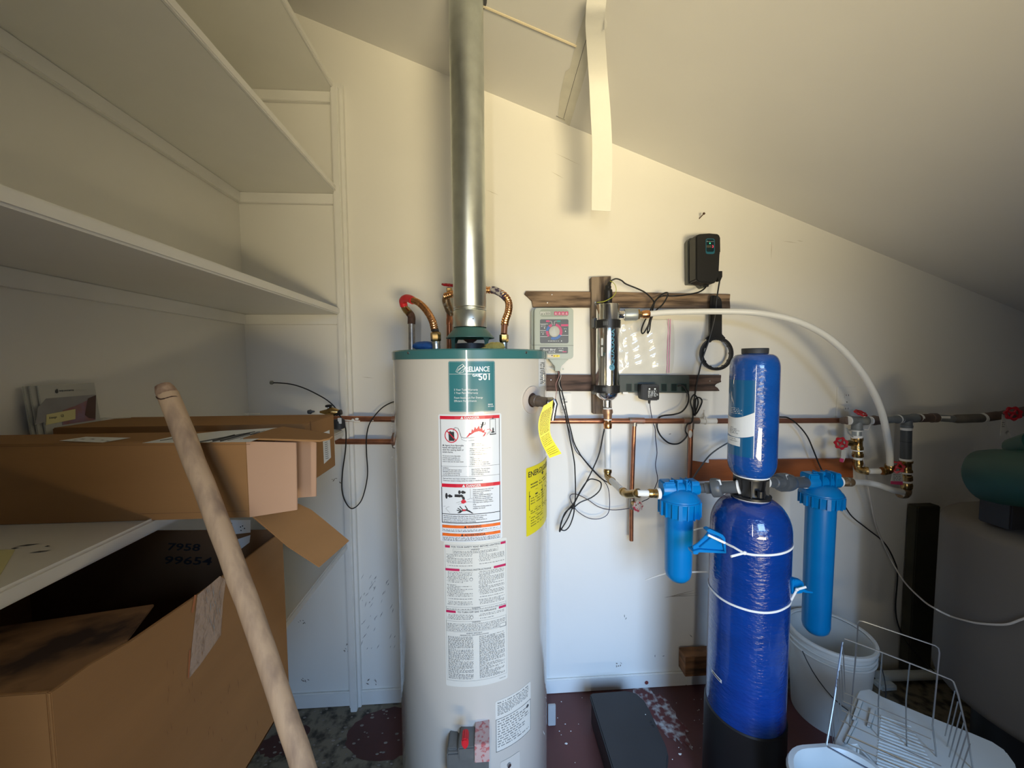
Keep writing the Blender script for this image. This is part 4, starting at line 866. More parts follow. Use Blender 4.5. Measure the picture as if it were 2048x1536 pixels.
slab(rrect(1413, 478.5, 1428, 503.5, 3), 1.5436, .002, 'display', mat('glass_dark', (.004, .02, .028), .15), bl)
g = tf(1.5432); b = MB(); dot(b, g, 1420, 486.6, 1.1); b.build('green_led', 'led_green', bl, smooth=False)
b = MB(); text(b, g, 1424, 495.3, 5, '3', True, width=3); b.build('lit_digit', 'led_red', bl, smooth=False)
b = MB(); text(b, g, 1412.8, 495.3, 5, '888', True, width=10); b.build('unlit_digits', mat('seg_dim', (.10, .09, .06), .4), bl, smooth=False)
b = MB(); dot(b, g, 1414.5, 482.7, 1.3); text(b, g, 1416.5, 483.6, 2, 'aquasana', True, width=11.5); b.build('lettering', mat('print_dim', (.28, .33, .34), .4), bl, smooth=False)
MB().box(tuple(P(1410, 573, 1.575)), tuple(P(1418, 562, 1.575)+V((0, .018, 0)))).build('cord_exit', 'black_rubber', bl, bevel=.001)
pl = MB(); pl.prism([P(u, v, 1.575) for u, v in [(1435, 542), (1445, 542), (1445, 553), (1441, 562), (1437, 562), (1435, 553)]], (0, .02, 0)).build('side_plug', 'black_rubber', bl, bevel=.001)
cable('power_cable', [(1439.5, 560, 1.58), (1437, 575, 1.58), (1433, 601, 1.58), (1430, 633, 1.585), (1419, 677, 1.60), (1404, 721, 1.605), (1394, 765, 1.61), (1388, 804, 1.61), (1386, 832, 1.605), (1385, 820, 1.595), (1381, 803, 1.592), (1387, 790, 1.59), (1394, 795, 1.59), (1396, 808, 1.592), (1389, 830, 1.60), (1396, 822, 1.615), (1404, 803, 1.62), (1398, 795, 1.62), (1391, 800, 1.62), (1390, 832, 1.61)], .0032, 'black_rubber', 'black cord dropping from the ballast plug to a coil by the pipe')
cable('lamp_cable', [(1221, 562, 1.575), (1232, 557.5, 1.570), (1243, 561, 1.565), (1252, 568, 1.560), (1274, 577, 1.550), (1290, 585, 1.545), (1303, 597, 1.588), (1308, 606, 1.583), (1304, 625, 1.573), (1301, 640, 1.573), (1291, 661, 1.578), (1285, 667, 1.578), (1283, 660, 1.578), (1288, 645, 1.578), (1300, 622, 1.573), (1309, 604, 1.573), (1322, 590, 1.578), (1334, 585, 1.578), (1335, 592, 1.578), (1325, 609, 1.578), (1311, 622, 1.573), (1302, 640, 1.578), (1299, 660, 1.583), (1295, 666, 1.583), (1297, 650, 1.583), (1306, 616, 1.588), (1312, 600, 1.598), (1325, 592, 1.608), (1345, 592, 1.565), (1370, 590, 1.570), (1395, 585, 1.570), (1408, 578, 1.575), (1414, 570, 1.580)], .0032, 'black_rubber', 'black cord bundled above the white hose between lamp housing and ballast')
wr = thing('filter_wrench', 'black plastic filter wrench with a large toothed ring, hanging on the upper board', 'wrench', tuple(P(1433, 741, 1.62)))
h_ = [(1423, 591.5), (1429, 590.5), (1437, 592), (1443, 598), (1444.5, 606), (1444.5, 668), (1452, 676), (1444, 682), (1433, 679), (1420, 683), (1412, 677), (1421, 668), (1421.5, 600)]
wc = P(1432.8, 707.5, 1.615); Rw = 34.5*1.615/FOC
n = 96; vs = []; b = MB()
for i in range(n):
    a = 2*PI*i/n; ri = Rw*.845-(.0028 if (i % 8) in (0, 1) else 0); d = V((math.cos(a), 0, math.sin(a)))
    for r_, y in ((ri, -.008), (Rw, -.008), (Rw, .008), (ri, .008)): vs.append(wc+d*r_+V((0, y, 0)))
b.add(vs, [(i*4+k, ((i+1) % n)*4+k, ((i+1) % n)*4+(k+1) % 4, i*4+(k+1) % 4) for i in range(n) for k in range(4)])
b.build('ring', 'black_plastic', wr, bevel=0)
MB().prism([P(u, v, 1.611) for u, v in h_], (0, .010, 0)).build('handle', 'black_plastic', wr, bevel=.002)
MB().lathe([(.003, 0), (.003, .002)], P(1436.5, 596, 1.6105), 8, (0, -1, 0)).build('hanging_screw', 'chrome', wr)
bg = thing('zip_bag', 'clear zip bag of papers with a pink seal, pinned on the wall', 'bag', tuple(P(1295, 748, 1.63)))
n = 22; rb = random.Random(11); vs = []; 
for i in range(n+1):
    for j in range(n+1):
        s_, t_ = i/n, j/n; u = 1238+s_*(112-2*t_-(4*(1-t_)**6 if s_ > .9 else 0)-(6*t_**8 if s_ > .9 else 0)); v = 637+3*s_*(1-t_)+t_*111
        edge = min(s_, 1-s_, t_, 1-t_)*6; e = min(1, edge)
        y = 1.652-.012*e-.006*e*math.sin(s_*17+t_*9)*math.sin(t_*13-s_*5)-.002*rb.random()*e
        vs.append(P(u, v, y))
b = MB().add(vs, [(i*(n+1)+j, (i+1)*(n+1)+j, (i+1)*(n+1)+j+1, i*(n+1)+j+1) for i in range(n) for j in range(n)]); b.build('plastic_pouch', 'bag', bg, ang=180)
for u0 in (1335, 1339):
    MB().tube([P(u0+2-2.6*t, 638+108*t, 1.636+.003*math.sin(t*8)) for t in [k/10 for k in range(11)]], .0014, 6).build('zip_seal', 'zip_pink', bg)
pb = thing('power_strip', 'black power strip fixed along the lower dark board', 'power strip', tuple(P(1310, 786, 1.63)))
slab([(1239, 751), (1379, 751), (1379, 786), (1239, 785)], 1.617, .0235, 'case', mat('strip_black', (.030, .045, .045), .35, col2=(.075, .085, .08), scale=9, thr=(.35, .7)), pb, .002)
for u in (1259, 1275, 1329, 1349, 1369):
    a = slab(rrect(u-7, 767, u+5, 783, 1.5), 1.6164, .001, 'socket', mat('socket_black', (.012, .02, .02), .3), pb)
    b = MB(); g = tf(1.6160); frame(b, g, u-6.5, 767.5, u+4.5, 782.5, .35, 2); b.build('outline', mat('strip_line', (.06, .14, .11), .4), a, smooth=False)
slab([(1246, 784), (1256, 784), (1256, 788), (1246, 788)], 1.6175, .02, 'mounting_tab', 'tape', pb)
ad = thing('power_adapter', 'black plug-in power adapter with white print, in the power strip', 'power adapter', tuple(P(1301, 803, 1.6)))
slab([(1283, 769), (1319, 769), (1319, 798), (1316, 801), (1292, 801), (1283, 798)], 1.575, .0405, 'case', 'charcoal', ad, .003)
slab([(1295, 773), (1318, 773), (1318, 799), (1295, 799)], 1.5742, .002, 'label_face', 'black_plastic', ad, .0005)
MB().rod(P(1298.5, 800, 1.59), P(1298.5, 807, 1.59), [(0, .006), (1, .0045)], 10).build('strain_relief', 'black_rubber', ad)
b = MB(); g = tf(1.5738)
for x, y in ((1299, 778), (1310, 778)): dot(b, g, x, y, 1.8)
for k, w_ in enumerate((17, 14, 18, 20, 20, 16, 8)): dashes(b, g, 1296.5, 1296.5+w_, 782.5+k*2.1, 1.3, R)
b.build('lettering', 'white_print', ad, smooth=False)
cable('power_cable', [(1355, 772, 1.60), (1363, 771, 1.59), (1371, 777, 1.585), (1377, 790, 1.585), (1375, 808, 1.585), (1364, 823, 1.59), (1347, 829, 1.60), (1328, 831, 1.63), (1318, 836, 1.643), (1314, 850, 1.643), (1317, 864, 1.63), (1325, 876, 1.61), (1338, 886, 1.61), (1353, 888, 1.61), (1364, 883, 1.61), (1374, 871, 1.605), (1371, 862, 1.60), (1374, 849, 1.60), (1383, 845, 1.60), (1386, 832, 1.60)], .0034, 'black_rubber', 'black power cord looping from the strip under the copper pipe')

# ------------------------------------------------------------------ copper pipes
PY = 1.615
pz = P(1268, 841, PY).z
def hpipe(u0, u1, v0, v1, Y=PY, r=.0122, name='copper_pipe', m='copper', label='', cat='pipe'):
    return MB().tube([P(u0, v0, Y), P((u0+u1)/2, (v0+v1)/2, Y), P(u1, v1, Y)], r, 16).build(name, m, **T(label, cat))
mp_ = thing('copper_pipe', 'long horizontal copper pipe running behind the heater to the grey tee', 'pipe', tuple(P(1268, 841, PY)))
MB().tube([P(668, 837, PY), P(790, 838.5, PY), P(1100, 842, PY), P(1400, 842, PY)], .0120, 16).build('pipe', 'copper', mp_)
MB().tube([P(1400, 842, PY), P(1430, 842, PY), P(1686, 841, PY)], .0120, 16).build('pipe', mat('copper_brown', (.27, .12, .08), .4, metal=.6, var=.1, scale=20), mp_)
MB().tube([P(1398, 842, PY), P(1432, 842, PY)], .0126, 16).build('white_paint', 'trim_paint', mp_)
MB().torus(P(1410, 841, PY), (1, 0, .05), .0155, .0030, 24, 8).build('pipe_clip', 'trim_paint', mp_)
MB().tube([P(1409, 836, 1.60), P(1408, 827, 1.632), P(1409, 820, 1.632)], .003, 8, flat=2).build('clip_strap', 'trim_paint', mp_)
MB().rod(P(1258, 841, PY), P(1288, 841.5, PY), [(0, .0140), (1, .0140)], 18).build('tee_joint', 'copper_old', mp_)
MB().rod(P(1269, 843, PY), P(1268.5, 852, PY), [(0, .0115), (1, .0115)], 16).build('tee_neck', 'solder', mp_)
MB().rod(P(1366, 841, PY), P(1397, 841.5, PY), [(0, .0140), (1, .0140)], 18).build('tee_joint', 'copper_old', mp_)
MB().rod(P(1383, 843, PY), P(1382, 858, PY), [(0, .0125), (1, .0125)], 16).build('tee_neck', 'copper_old', mp_)
for u, v, s_ in ((714, 838, .013), (706, 839, .009), (746, 841, .003)): MB().blob(P(u, v, PY-.009), s_, .004, .0055 if s_ > .005 else .003, 6, 12).build('paint_daub', 'tape', mp_)
MB().tube([P(676, 838, PY-.008), P(710, 842, PY-.01), P(720, 842, PY-.009)], .0032, 8).build('paint_run', 'tape', mp_)
MB().rod(P(784, 838.5, PY), P(800, 838.7, PY), [(0, .0135), (1, .0135)], 18).build('socket', 'copper_old', mp_)
dp1 = thing('copper_pipe', 'copper drop pipe with a cut open end, left of the first blue filter', 'pipe', tuple(P(1263, 1081, PY)))
MB().tube([P(1268.5, 850, PY), P(1263, 1000, PY), P(1262.5, 1081, PY)], .0092, 14).build('pipe', 'copper', dp1)
MB().rod(P(1262.5, 1081, PY), P(1262.5, 1078, PY), [(0, .0070), (1, .0070)], 12).build('open_end', 'ink', dp1)
tv = thing('tap', 'small tap with a red and white wheel on the copper stub pipe', 'tap', tuple(P(1266, 1010, 1.58)))
MB().rod(P(1264, 996, PY), P(1264, 1018, PY), [(0, .011), (.2, .014), (.8, .014), (1, .011)], 14).build('valve_body', 'solder', tv)
MB().rod(P(1265, 1005, PY), P(1273, 1011, 1.555), [(0, .012), (.7, .010), (1, .006)], 12).build('spindle', 'brass', tv)
wheel(P(1276, 1012.5, 1.545), (.25, -1, .05), .0245, .006, 'pink_wheel', tv, spokes=6, lobes=8)
dp2 = thing('copper_pipe', 'copper drop pipe going down behind the first blue filter', 'pipe', tuple(P(1378, 1020, PY)))
MB().tube([P(1382, 856, PY), P(1377, 1040, PY)], .0098, 14).build('pipe', 'copper', dp2)
MB().blob(P(1381, 868, PY-.006), .009, .006, .019, 6, 10).build('paint_daub', 'tape', dp2)
MB().rod(P(1377, 1005, PY), P(1385, 1012, 1.57), [(0, .012), (1, .008)], 12).build('spindle', 'brass', dp2)
wheel(P(1395, 1018, 1.55), (.7, -1, .05), .0245, .006, 'pink_wheel', dp2, spokes=6)
dl2 = thing('copper_pipe', 'lower copper pipe ending in a flanged elbow at the left side of the heater', 'pipe', tuple(P(730, 883, PY)))
MB().tube([P(672, 883, PY), P(788, 883.5, PY)], .0120, 16).build('pipe', 'copper', dl2)
MB().rod(P(783, 883.5, PY), P(792, 883.5, PY), [(0, .0135), (1, .0150)], 16).build('socket', 'copper_old', dl2)
MB().rod(P(789, 866, PY), P(789, 896, PY), [(0, .008), (.2, .012), (.5, .015), (.8, .012), (1, .008)], 14).build('flange', 'copper_old', dl2)
MB().rod(P(789, 893, PY-.012), P(789, 893, PY-.018), [(0, .006), (1, .005)], 8).build('screw', 'solder', dl2)
# ------------------------------------------------------------------ whole-house filter: two stacked blue tanks
TC = cyl_at(1417, 1584, 1150, .119); TR = .119
UT = cyl_at(1459.5, 1562.5, 800, .0735); UT = V((TC.x, TC.y, 0)); UTR = .0735*TC.length/cyl_at(1459.5, 1562.5, 800, .0735).length
tz = lambda v, r: zat(1505, v, TC, r)
lt = thing('filter_tank', 'large lower blue tank of the water filter, black foot, two white zip ties', 'water tank', (TC.x, TC.y, 0))
zt_, zs = tz(1000, .04), tz(1090, TR)
prof = []
ztop = tz(1004, .05)
zsh = tz(1085, TR)
for k in range(13):
    a = PI/2*k/12; prof.append((TR-(TR-.045)*(1-math.cos(a)), zsh+(ztop-zsh)*math.sin(a)))
zf = tz(1475, TR)
MB().lathe([(TR, zf)]+prof+[(.03, ztop+.002)], (TC.x, TC.y, 0), 72).build('tank', 'tank_blue', lt, ang=60)
MB().lathe([(TR+.006, 0), (TR+.005, zf-.004), (TR+.001, zf)], (TC.x, TC.y, 0), 56).build('foot', 'black_rubber', lt)
MB().lathe([(.052, ztop-.004), (.055, ztop), (.055, ztop+.003), (.050, ztop+.004)], (TC.x, TC.y, 0), 40).build('thread_tape', 'tape', lt)
def tmap(c, r): return lambda a, z, e=0: V((c.x+math.sin(a)*(r+e), c.y-math.cos(a)*(r+e), z))
tm_ = tmap(TC, TR)
def pang(u, v, c, r): p = Pcyl(u, v, c, r); return math.atan2(p.x-c.x, -(p.y-c.y)), p.z
a0, za = pang(1424, 1342, TC, TR); a1, zb2 = pang(1444, 1358, TC, TR)
nf = lambda m_: (lambda x, y, e=0: tm_(a0+(a1-a0)*x, za+.009-.018*y-.005*x, m_))
b = MB(); strip(b, nf(.0012), 0, 0, 1, .62, 8); b.build('sticker', 'label_white', lt, smooth=False)
b = MB(); strip(b, nf(.0017), .12, .2, .88, .45, 8); b.build('lettering', 'ink', lt, smooth=False)
# valve head
zc0, zc1 = ztop+.003, tz(962, .06)
vh = thing('control_valve', 'black plastic valve head between the two blue tanks', 'valve', (TC.x, TC.y, zc0))
MB().lathe([(.060, zc0), (.060, zc0+.008), (.045, zc0+.010), (.040, zc0+.03), (.045, zc1-.006), (.052, zc1-.004), (.052, zc1)], (TC.x, TC.y, 0), 40).build('body', 'black_plastic', vh)
for k in range(8):
    a = 2*PI*k/8+.2; d = V((math.cos(a), math.sin(a), 0)); q = V((TC.x, TC.y, zc0+.008))+d*.042
    t_ = V((-d.y, d.x, 0)); MB().prism([q-t_*.002, q+t_*.002, q+t_*.002+V((0, 0, zc1-zc0-.012)), q-t_*.002+V((0, 0, zc1-zc0-.012))], d*.010).build('rib', 'black_plastic', vh, smooth=False)
MB().lathe([(.009, 0), (.009, .02)], P(1520, 995, TC.y-.055), 14).build('lug', 'black_plastic', vh)
# upper tank
u_ = thing('filter_tank', 'small upper blue tank with a blue and white label, open black neck', 'water tank', (UT.x, UT.y, zc1))
tu = lambda v, r: zat(1510, v, UT, r)
z0, z1, z2, z3, z4 = zc1, tu(930, UTR), tu(738, UTR), tu(708, .045), tu(696, .04)
pr = [(.045, z0+.003)]+[(.045+(UTR-.045)*math.sin(PI/2*k/8), z0+.003+(z1-z0)*(1-math.cos(PI/2*k/8))) for k in range(1, 9)]
pr += [(UTR, z2)]+[(.042+(UTR-.042)*math.cos(PI/2*k/8)**.8, z2+(z3-z2)*math.sin(PI/2*k/8)) for k in range(1, 8)]+[(.040, z3), (.038, z3+.002)]
MB().lathe(pr, (UT.x, UT.y, 0), 64).build('tank', 'tank_blue_top', u_, ang=60)
MB().lathe([(.050, z0), (.053, z0+.002), (.053, z0+.005), (.048, z0+.007)], (UT.x, UT.y, 0), 40).build('thread_tape', 'tape', u_)
MB().lathe([(.038, z3-.004), (.039, z4-.002), (.038, z4), (.030, z4), (.030, z3)], (UT.x, UT.y, 0), 40).build('neck', 'charcoal', u_)
tp_ = tmap(UT, UTR)
aL, _z = pang(1462, 800, UT, UTR); aR, _z = pang(1510, 800, UT, UTR); aL -= .25
zz = lambda v: tu(v, UTR)
def patch(x0, x1, fa, fb_, m, nm, e, parent, n=20):
    b = MB(); b.add([tp_(aL+(aR-aL)*(x0+(x1-x0)*i/n), zz(f(x0+(x1-x0)*i/n)), e) for i in range(n+1) for f in (fa, fb_)], [(2*i, 2*i+1, 2*i+3, 2*i+2) for i in range(n)]); return b.build(nm, m, parent)
lbp = patch(0, 1, lambda x: 761, lambda x: 917, 'label_blue', 'label', .0008, u_)
lb2 = patch(0, 1, lambda x: 838-8*math.sin(x*PI)*-1-11*x, lambda x: 880-12*(x-.5)**2*2+(-2)*x, 'label_white', 'wave_print', .0013, u_)
patch(0, 1, lambda x: 836+8*math.sin(x*PI)-11*x, lambda x: 838.5+8*math.sin(x*PI)-11*x, 'white_print', 'wave_line', .0016, u_)
patch(0, .62, lambda x: 880, lambda x: 896+2*x, 'label_white', 'white_sticker', .0013, u_)
patch(.995, 1.01, lambda x: 762, lambda x: 918, 'white_print', 'label_edge', .0013, u_, 1)
b = MB(); ug = lambda x, y: tp_(aL+(aR-aL)*x/60, zz(y), .0018)
for k, (y, e) in enumerate([(820, 34), (823.5, 40), (827, 37), (830.5, 41)]): dashes(b, ug, 14, e, y, 1.4, R)
mark(b, ug, 16, 800, 18, 1.4, 3); mark(b, ug, 20, 806, 14, 1.3, 1.5); mark(b, ug, 14, 790, 12, 1.6, 1.5)
b.build('printed_text', 'white_print', lbp, smooth=False)
b = MB()
for y, e in [(860, 22), (863, 30), (866, 36), (869, 30), (872, 34), (884, 30), (888, 34)]: dashes(b, ug, 12, e, y, 1.2, R)
b.build('printed_text', 'ink_grey', lb2, smooth=False)

# ------------------------------------------------------------------ blue cartridge filters
def cartridge(c, sr, uc, vs, label, w):     # vs: top, port, ring top, ring bottom, sump bottom rows
    f = lambda v, r: zat(uc, v, c, r); t = thing('cartridge_filter', label, 'water filter', (c.x, c.y, f(vs[4], 0)))
    zt, zp, zr0, zr1, zs = f(vs[0], w), f(vs[1], w), f(vs[2], w), f(vs[3], w), f(vs[4], sr*.5)
    MB().lathe([(w*1.05, zr0), (w*1.05, zr0+.006), (w*.96, zr0+.012), (w*.86, zr0+.022), (w*.6, zr0+.034), (w*.3, zr0+.040), (0, zr0+.041)], (c.x, c.y, 0), 48).build('head_dome', 'filter_blue', t)
    d = V((1, 0, 0))
    MB().rod(V((c.x, c.y, zp))-d*(w*1.04), V((c.x, c.y, zp))+d*(w*1.04), [(0, .022), (.02, .0235), (.98, .0235), (1, .022)], 28).build('port_barrel', 'filter_blue', t)
    MB().box((c.x-w*1.02, c.y-.018, zp), (c.x-w*.35, c.y+.03, zt)).build('port_block', 'filter_blue', t, bevel=.004)
    MB().box((c.x+w*.35, c.y-.018, zp), (c.x+w*1.02, c.y+.03, zt)).build('port_block', 'filter_blue', t, bevel=.004)
    for q in (-.32, .18, .5): MB().box((c.x+w*q-.002, c.y-.028, zr0+.02), (c.x+w*q+.002, c.y+.02, zt+.006)).build('web', 'filter_blue', t, bevel=.0008)
    MB().box((c.x-w*.6, c.y-.004, zt-.01), (c.x+w*.55, c.y+.004, zt+.004)).build('web', 'filter_blue', t, bevel=.0008)
    MB().lathe([(sr+.002, zr1), (w*1.02, zr1+.002), (w*1.06, zr0-.006), (w*1.10, zr0-.003), (w*1.10, zr0), (w*1.04, zr0+.002)], (c.x, c.y, 0), 48).build('lock_ring', 'filter_blue', t)
    for k in range(18):
        a = 2*PI*k/18+.1; dd = V((math.cos(a), math.sin(a), 0)); tt = V((-dd.y, dd.x, 0)); q = V((c.x, c.y, 0))+dd*(w*1.0)
        hw = .0022 if k % 3 else .006
        MB().prism([q-tt*hw+V((0, 0, zr1+.001)), q+tt*hw+V((0, 0, zr1+.001)), q+tt*hw+V((0, 0, zr0-.002)), q-tt*hw+V((0, 0, zr0-.002))], dd*(w*.13)).build('ring_rib', 'filter_blue', t, bevel=.0006)
    MB().lathe([(sr*.30, zs), (sr*.62, zs+.004), (sr*.86, zs+.018), (sr*.94, zs+.035), (sr*1.0, zr1+.002)], (c.x, c.y, 0), 48).build('sump', 'filter_blue', t)
    return t, zp
f1, zp1 = cartridge(PFC, .048, 1357, (972, 989, 1009, 1041, 1167), 'short bright blue cartridge filter hanging left of the large blue tank', .064)
PQ = cyl_at(1606, 1671, 1100, .048)
f2, zp2 = cartridge(PQ, .048, 1640, (953, 972, 995, 1019, 1275), 'long bright blue cartridge filter hanging right of the large blue tank', .064)
def union(label, a, b, fl):
    t = thing('pipe_union', label, 'pipe fitting', tuple(b)); 
    MB().rod(a, b, [(0, .0165), (.20, .0165), (.21, .0195), (.36, .0195), (.37, .0205), (1, .0205)], 24).build('barrel', 'pvc_grey', t)
    MB().rod(a.lerp(b, .36), a.lerp(b, .60), [(0, .030), (.1, .033), (.5, .033), (.9, .030), (1, .026)], 14).build('union_nut', 'pvc_grey', t)
    d = (b-a).normalized(); MB().rod(a-d*.002, a+d*.004, [(0, .0215), (1, .0215)], 24).build('thread_tape', 'tape', t); MB().rod(b-d*.004, b+d*.002, [(0, .023), (1, .023)], 24).build('thread_tape', 'tape', t)
    m = a.lerp(b, .43)+V((0, -.020, .0275)); s_ = V((1, 0, 0)) if abs(d.x) > .7 else d
    MB().hexa([m-d*.010+V((0, -.003, -.010)), m+d*.008+V((0, -.003, -.010)), m+d*.008+V((0, .006, .004)), m-d*.010+V((0, .006, .004)), m-d*.010+V((0, -.0045, -.010)), m+d*.008+V((0, -.0045, -.010)), m+d*.008+V((0, .0045, .0052)), m-d*.010+V((0, .0045, .0052))]).build('sticker', 'label_white', t, smooth=False)
    return t
zv = (zc0+zc1)/2
union('grey plastic union between the short blue filter and the black valve head', V((PFC.x+.066, PFC.y, zp1)), V((TC.x-.045, TC.y-.005, zv)), 0)
union('grey plastic union between the black valve head and the long blue filter', V((TC.x+.046, TC.y+.0, zv+.012)), V((PQ.x-.064, PQ.y, zp2)), 1)
# filter keys tied to the tank
def key(label, pts, c, zc):
    t = thing('filter_key', label, 'filter wrench', tuple(c)); return t
k1 = key('light blue plastic filter key tied to the tank behind the short filter', 0, P(1430, 1095, TC.y-.11), 0)
yk = TC.y-.085
MB().prism([P(u, v, yk) for u, v in [(1414, 1060), (1420, 1058), (1446, 1070), (1451, 1077), (1453, 1106), (1449, 1106), (1446, 1080), (1440, 1074), (1415, 1064)]], (0, .022, 0)).build('rim', 'filter_blue', k1, bevel=.001)
MB().prism([P(u, v, yk+.004) for u, v in [(1416, 1065), (1441, 1076), (1447, 1100), (1425, 1101), (1405, 1101), (1387, 1102), (1386, 1093), (1397, 1086), (1408, 1075)]], (0, .006, 0)).build('web_plate', 'filter_blue', k1, bevel=.001)
MB().prism([P(u, v, yk-.004) for u, v in [(1386, 1103), (1400, 1099), (1450, 1103), (1453, 1107), (1425, 1106), (1398, 1105), (1396, 1109), (1387, 1109)]], (0, .03, 0)).build('foot_edge', 'filter_blue', k1, bevel=.001)
MB().prism([P(u, v, yk-.004) for u, v in [(1400, 1095), (1425, 1074), (1431, 1076), (1410, 1098)]], (0, .01, 0)).build('rib', 'filter_blue', k1, bevel=.001)
k2 = key('light blue plastic filter key tied to the tank beside the long filter', 0, P(1600, 1185, TC.y-.02), 0)
y2 = TC.y-.078
MB().prism([P(u, v, y2) for u, v in [(1584, 1163), (1591, 1159), (1606, 1163), (1609, 1170), (1606, 1187), (1597, 1188), (1583, 1188)]], (0, .02, 0)).build('web_plate', 'filter_blue', k2, bevel=.002)
MB().prism([P(u, v, y2-.006) for u, v in [(1584, 1162), (1588, 1158), (1588, 1188), (1584, 1189)]], (0, .02, 0)).build('rim', 'filter_blue', k2, bevel=.001)
MB().prism([P(u, v, y2+.002) for u, v in [(1604, 1176), (1616, 1182), (1627, 1184), (1626, 1187), (1612, 1186), (1602, 1183)]], (0, .008, 0)).build('tip', 'filter_blue', k2, bevel=.001)
def band(label, c, r, fz, a0, a1, ends, m='tape', n=60):
    t = thing('zip_tie', label, 'zip tie', tuple(V((c.x, c.y, fz(0)))))
    b = MB(); vs = []
    for i in range(n+1):
        a = a0+(a1-a0)*i/n; z = fz(a)
        for rr, dz in ((r+.0008, -.0034), (r+.0025, -.0034), (r+.0025, .0034), (r+.0008, .0034)): vs.append(V((c.x+math.sin(a)*rr, c.y-math.cos(a)*rr, z+dz)))
    b.add(vs, [(4*i+k, 4*i+(k+1) % 4, 4*i+4+(k+1) % 4, 4*i+4+k) for i in range(n) for k in range(4)]); b.build('strap', m, t)
    for e in ends: MB().tube(PP(e), .0026, 8, flat=1.5).build('tail', m, t)
    return t
yb_ = TC.y-TR*.75
# rows of the bands converted to heights around the tank
def fband(samples):
    q = sorted([pang(u, v, TC, TR) for u, v in samples]); A = np.array([x[0] for x in q]); Z = np.array([x[1] for x in q])
    return lambda a: float(np.interp(a, A, Z)) if A[0] <= a <= A[-1] else float(Z[0] if a < A[0] else Z[-1])
s1 = [(1448, 1084), (1468, 1094), (1489, 1106), (1505, 1109), (1530, 1110), (1555, 1108), (1575, 1102), (1584, 1095)]
f_1 = fband(s1); aa0 = pang(*s1[0], TC, TR)[0]; zt1 = band('white zip tie around the shoulder of the large blue tank', TC, TR, f_1, aa0, pang(1583, 1095, TC, TR)[0]+.9, [[(1488, 1106, yb_-.045), (1462, 1113, yb_-.055)], [(1450, 1086, yk-.012), (1416, 1070, yk-.008)]])
MB().blob(P(1489, 1106, yb_-.044), .007, .005, .006, 6, 10).build('lock', 'tape', zt1)
s2 = [(1418, 1170), (1425, 1180), (1440, 1195), (1460, 1207), (1480, 1215), (1500, 1221), (1530, 1225), (1550, 1223), (1570, 1215), (1582, 1201)]
f_2 = fband(s2); zt2 = band('white zip tie lower down around the large blue tank', TC, TR, f_2, pang(*s2[0], TC, TR)[0]-.6, pang(*s2[-1], TC, TR)[0], [[(1581, 1203, y2-.004), (1590, 1186, y2-.010), (1594, 1179, y2-.012)], [(1594, 1179, y2-.012), (1612, 1174, y2-.015)]])
MB().blob(P(1594, 1179, y2-.014), .006, .005, .005, 6, 10).build('lock', 'tape', zt2)
cable('zip_tail', [(1385, 1061, 1.36), (1400, 1057, 1.34), (1424, 1055, 1.30)], .0028, 'tape', 'white zip tie tail running behind the large blue tank, upper one', 'zip tie')
cable('zip_tail', [(1291, 1160, 1.45), (1320, 1150, 1.40), (1345, 1145, 1.36), (1400, 1144, 1.32), (1424, 1145, 1.28)], .0028, 'tape', 'white zip tie tail running behind the large blue tank, lower one', 'zip tie')
# cords near the tanks
cable('power_cable', [(1470, 880, 1.58), (1448, 890, 1.58), (1421, 909, 1.57), (1401, 934, 1.56), (1384, 958, 1.54), (1366, 973, 1.52), (1350, 985, 1.50)], .0032, 'cord_grey', 'dark cord coming from behind the upper tank to the short filter')
cable('power_cable', [(1545, 834, 1.60), (1563, 834, 1.60), (1577, 836, 1.60), (1595, 849, 1.60), (1614, 872, 1.60), (1627, 901, 1.60), (1637, 926, 1.60), (1647, 948, 1.60), (1662, 985, 1.60), (1685, 1006, 1.61), (1704, 1033, 1.61), (1735, 1058, 1.62), (1768, 1085, 1.63), (1788, 1120, 1.63), (1795, 1150, 1.63), (1791, 1210, 1.63), (1795, 1245, 1.62), (1810, 1280, 1.60), (1835, 1310, 1.58), (1858, 1334, 1.55), (1868, 1342, 1.52)], .0030, 'black_rubber', 'black cord running down the wall from the upper tank to the right corner')
# ------------------------------------------------------------------ plumbing on the right
GY = 1.55
tee = thing('pipe_tee', 'grey threaded tee where the copper pipe ends', 'pipe fitting', tuple(P(1717, 845, GY)))
def R_(a, b, prof, nm, m, t, seg=18): return MB().rod(a, b, prof, seg).build(nm, m, t)
R_(P(1684, 841, GY+.03), P(1698, 841, GY), [(0, .0150), (.6, .0165), (.7, .0185), (1, .0185)], 'reducer', 'pipe_brown', tee)
R_(P(1696, 841, GY), P(1700, 841, GY), [(0, .0195), (1, .0195)], 'thread_tape', 'tape', tee)
R_(P(1698, 841, GY), P(1733, 841, GY), [(0, .0205), (.2, .0205), (.25, .0185), (.75, .0185), (.8, .0205), (1, .0205)], 'run', 'pipe_grey', tee)
R_(P(1714, 844, GY), P(1713.5, 860, GY), [(0, .0185), (.5, .0200), (1, .0205)], 'branch', 'pipe_grey', tee)
R_(P(1738, 841, GY), P(1743, 841, GY), [(0, .0185), (1, .0185)], 'thread_tape', 'tape', tee)
R_(P(1713.5, 859, GY), P(1713.5, 862, GY), [(0, .0195), (1, .0195)], 'thread_tape', 'tape', tee)
R_(P(1713.5, 861, GY), P(1713.5, 873, GY), [(0, .0165), (1, .0165)], 'nipple', 'galv_dull', tee)
R_(P(1713.5, 871, GY), P(1713.5, 876, GY), [(0, .0195), (1, .0205)], 'thread_tape', 'tape', tee)
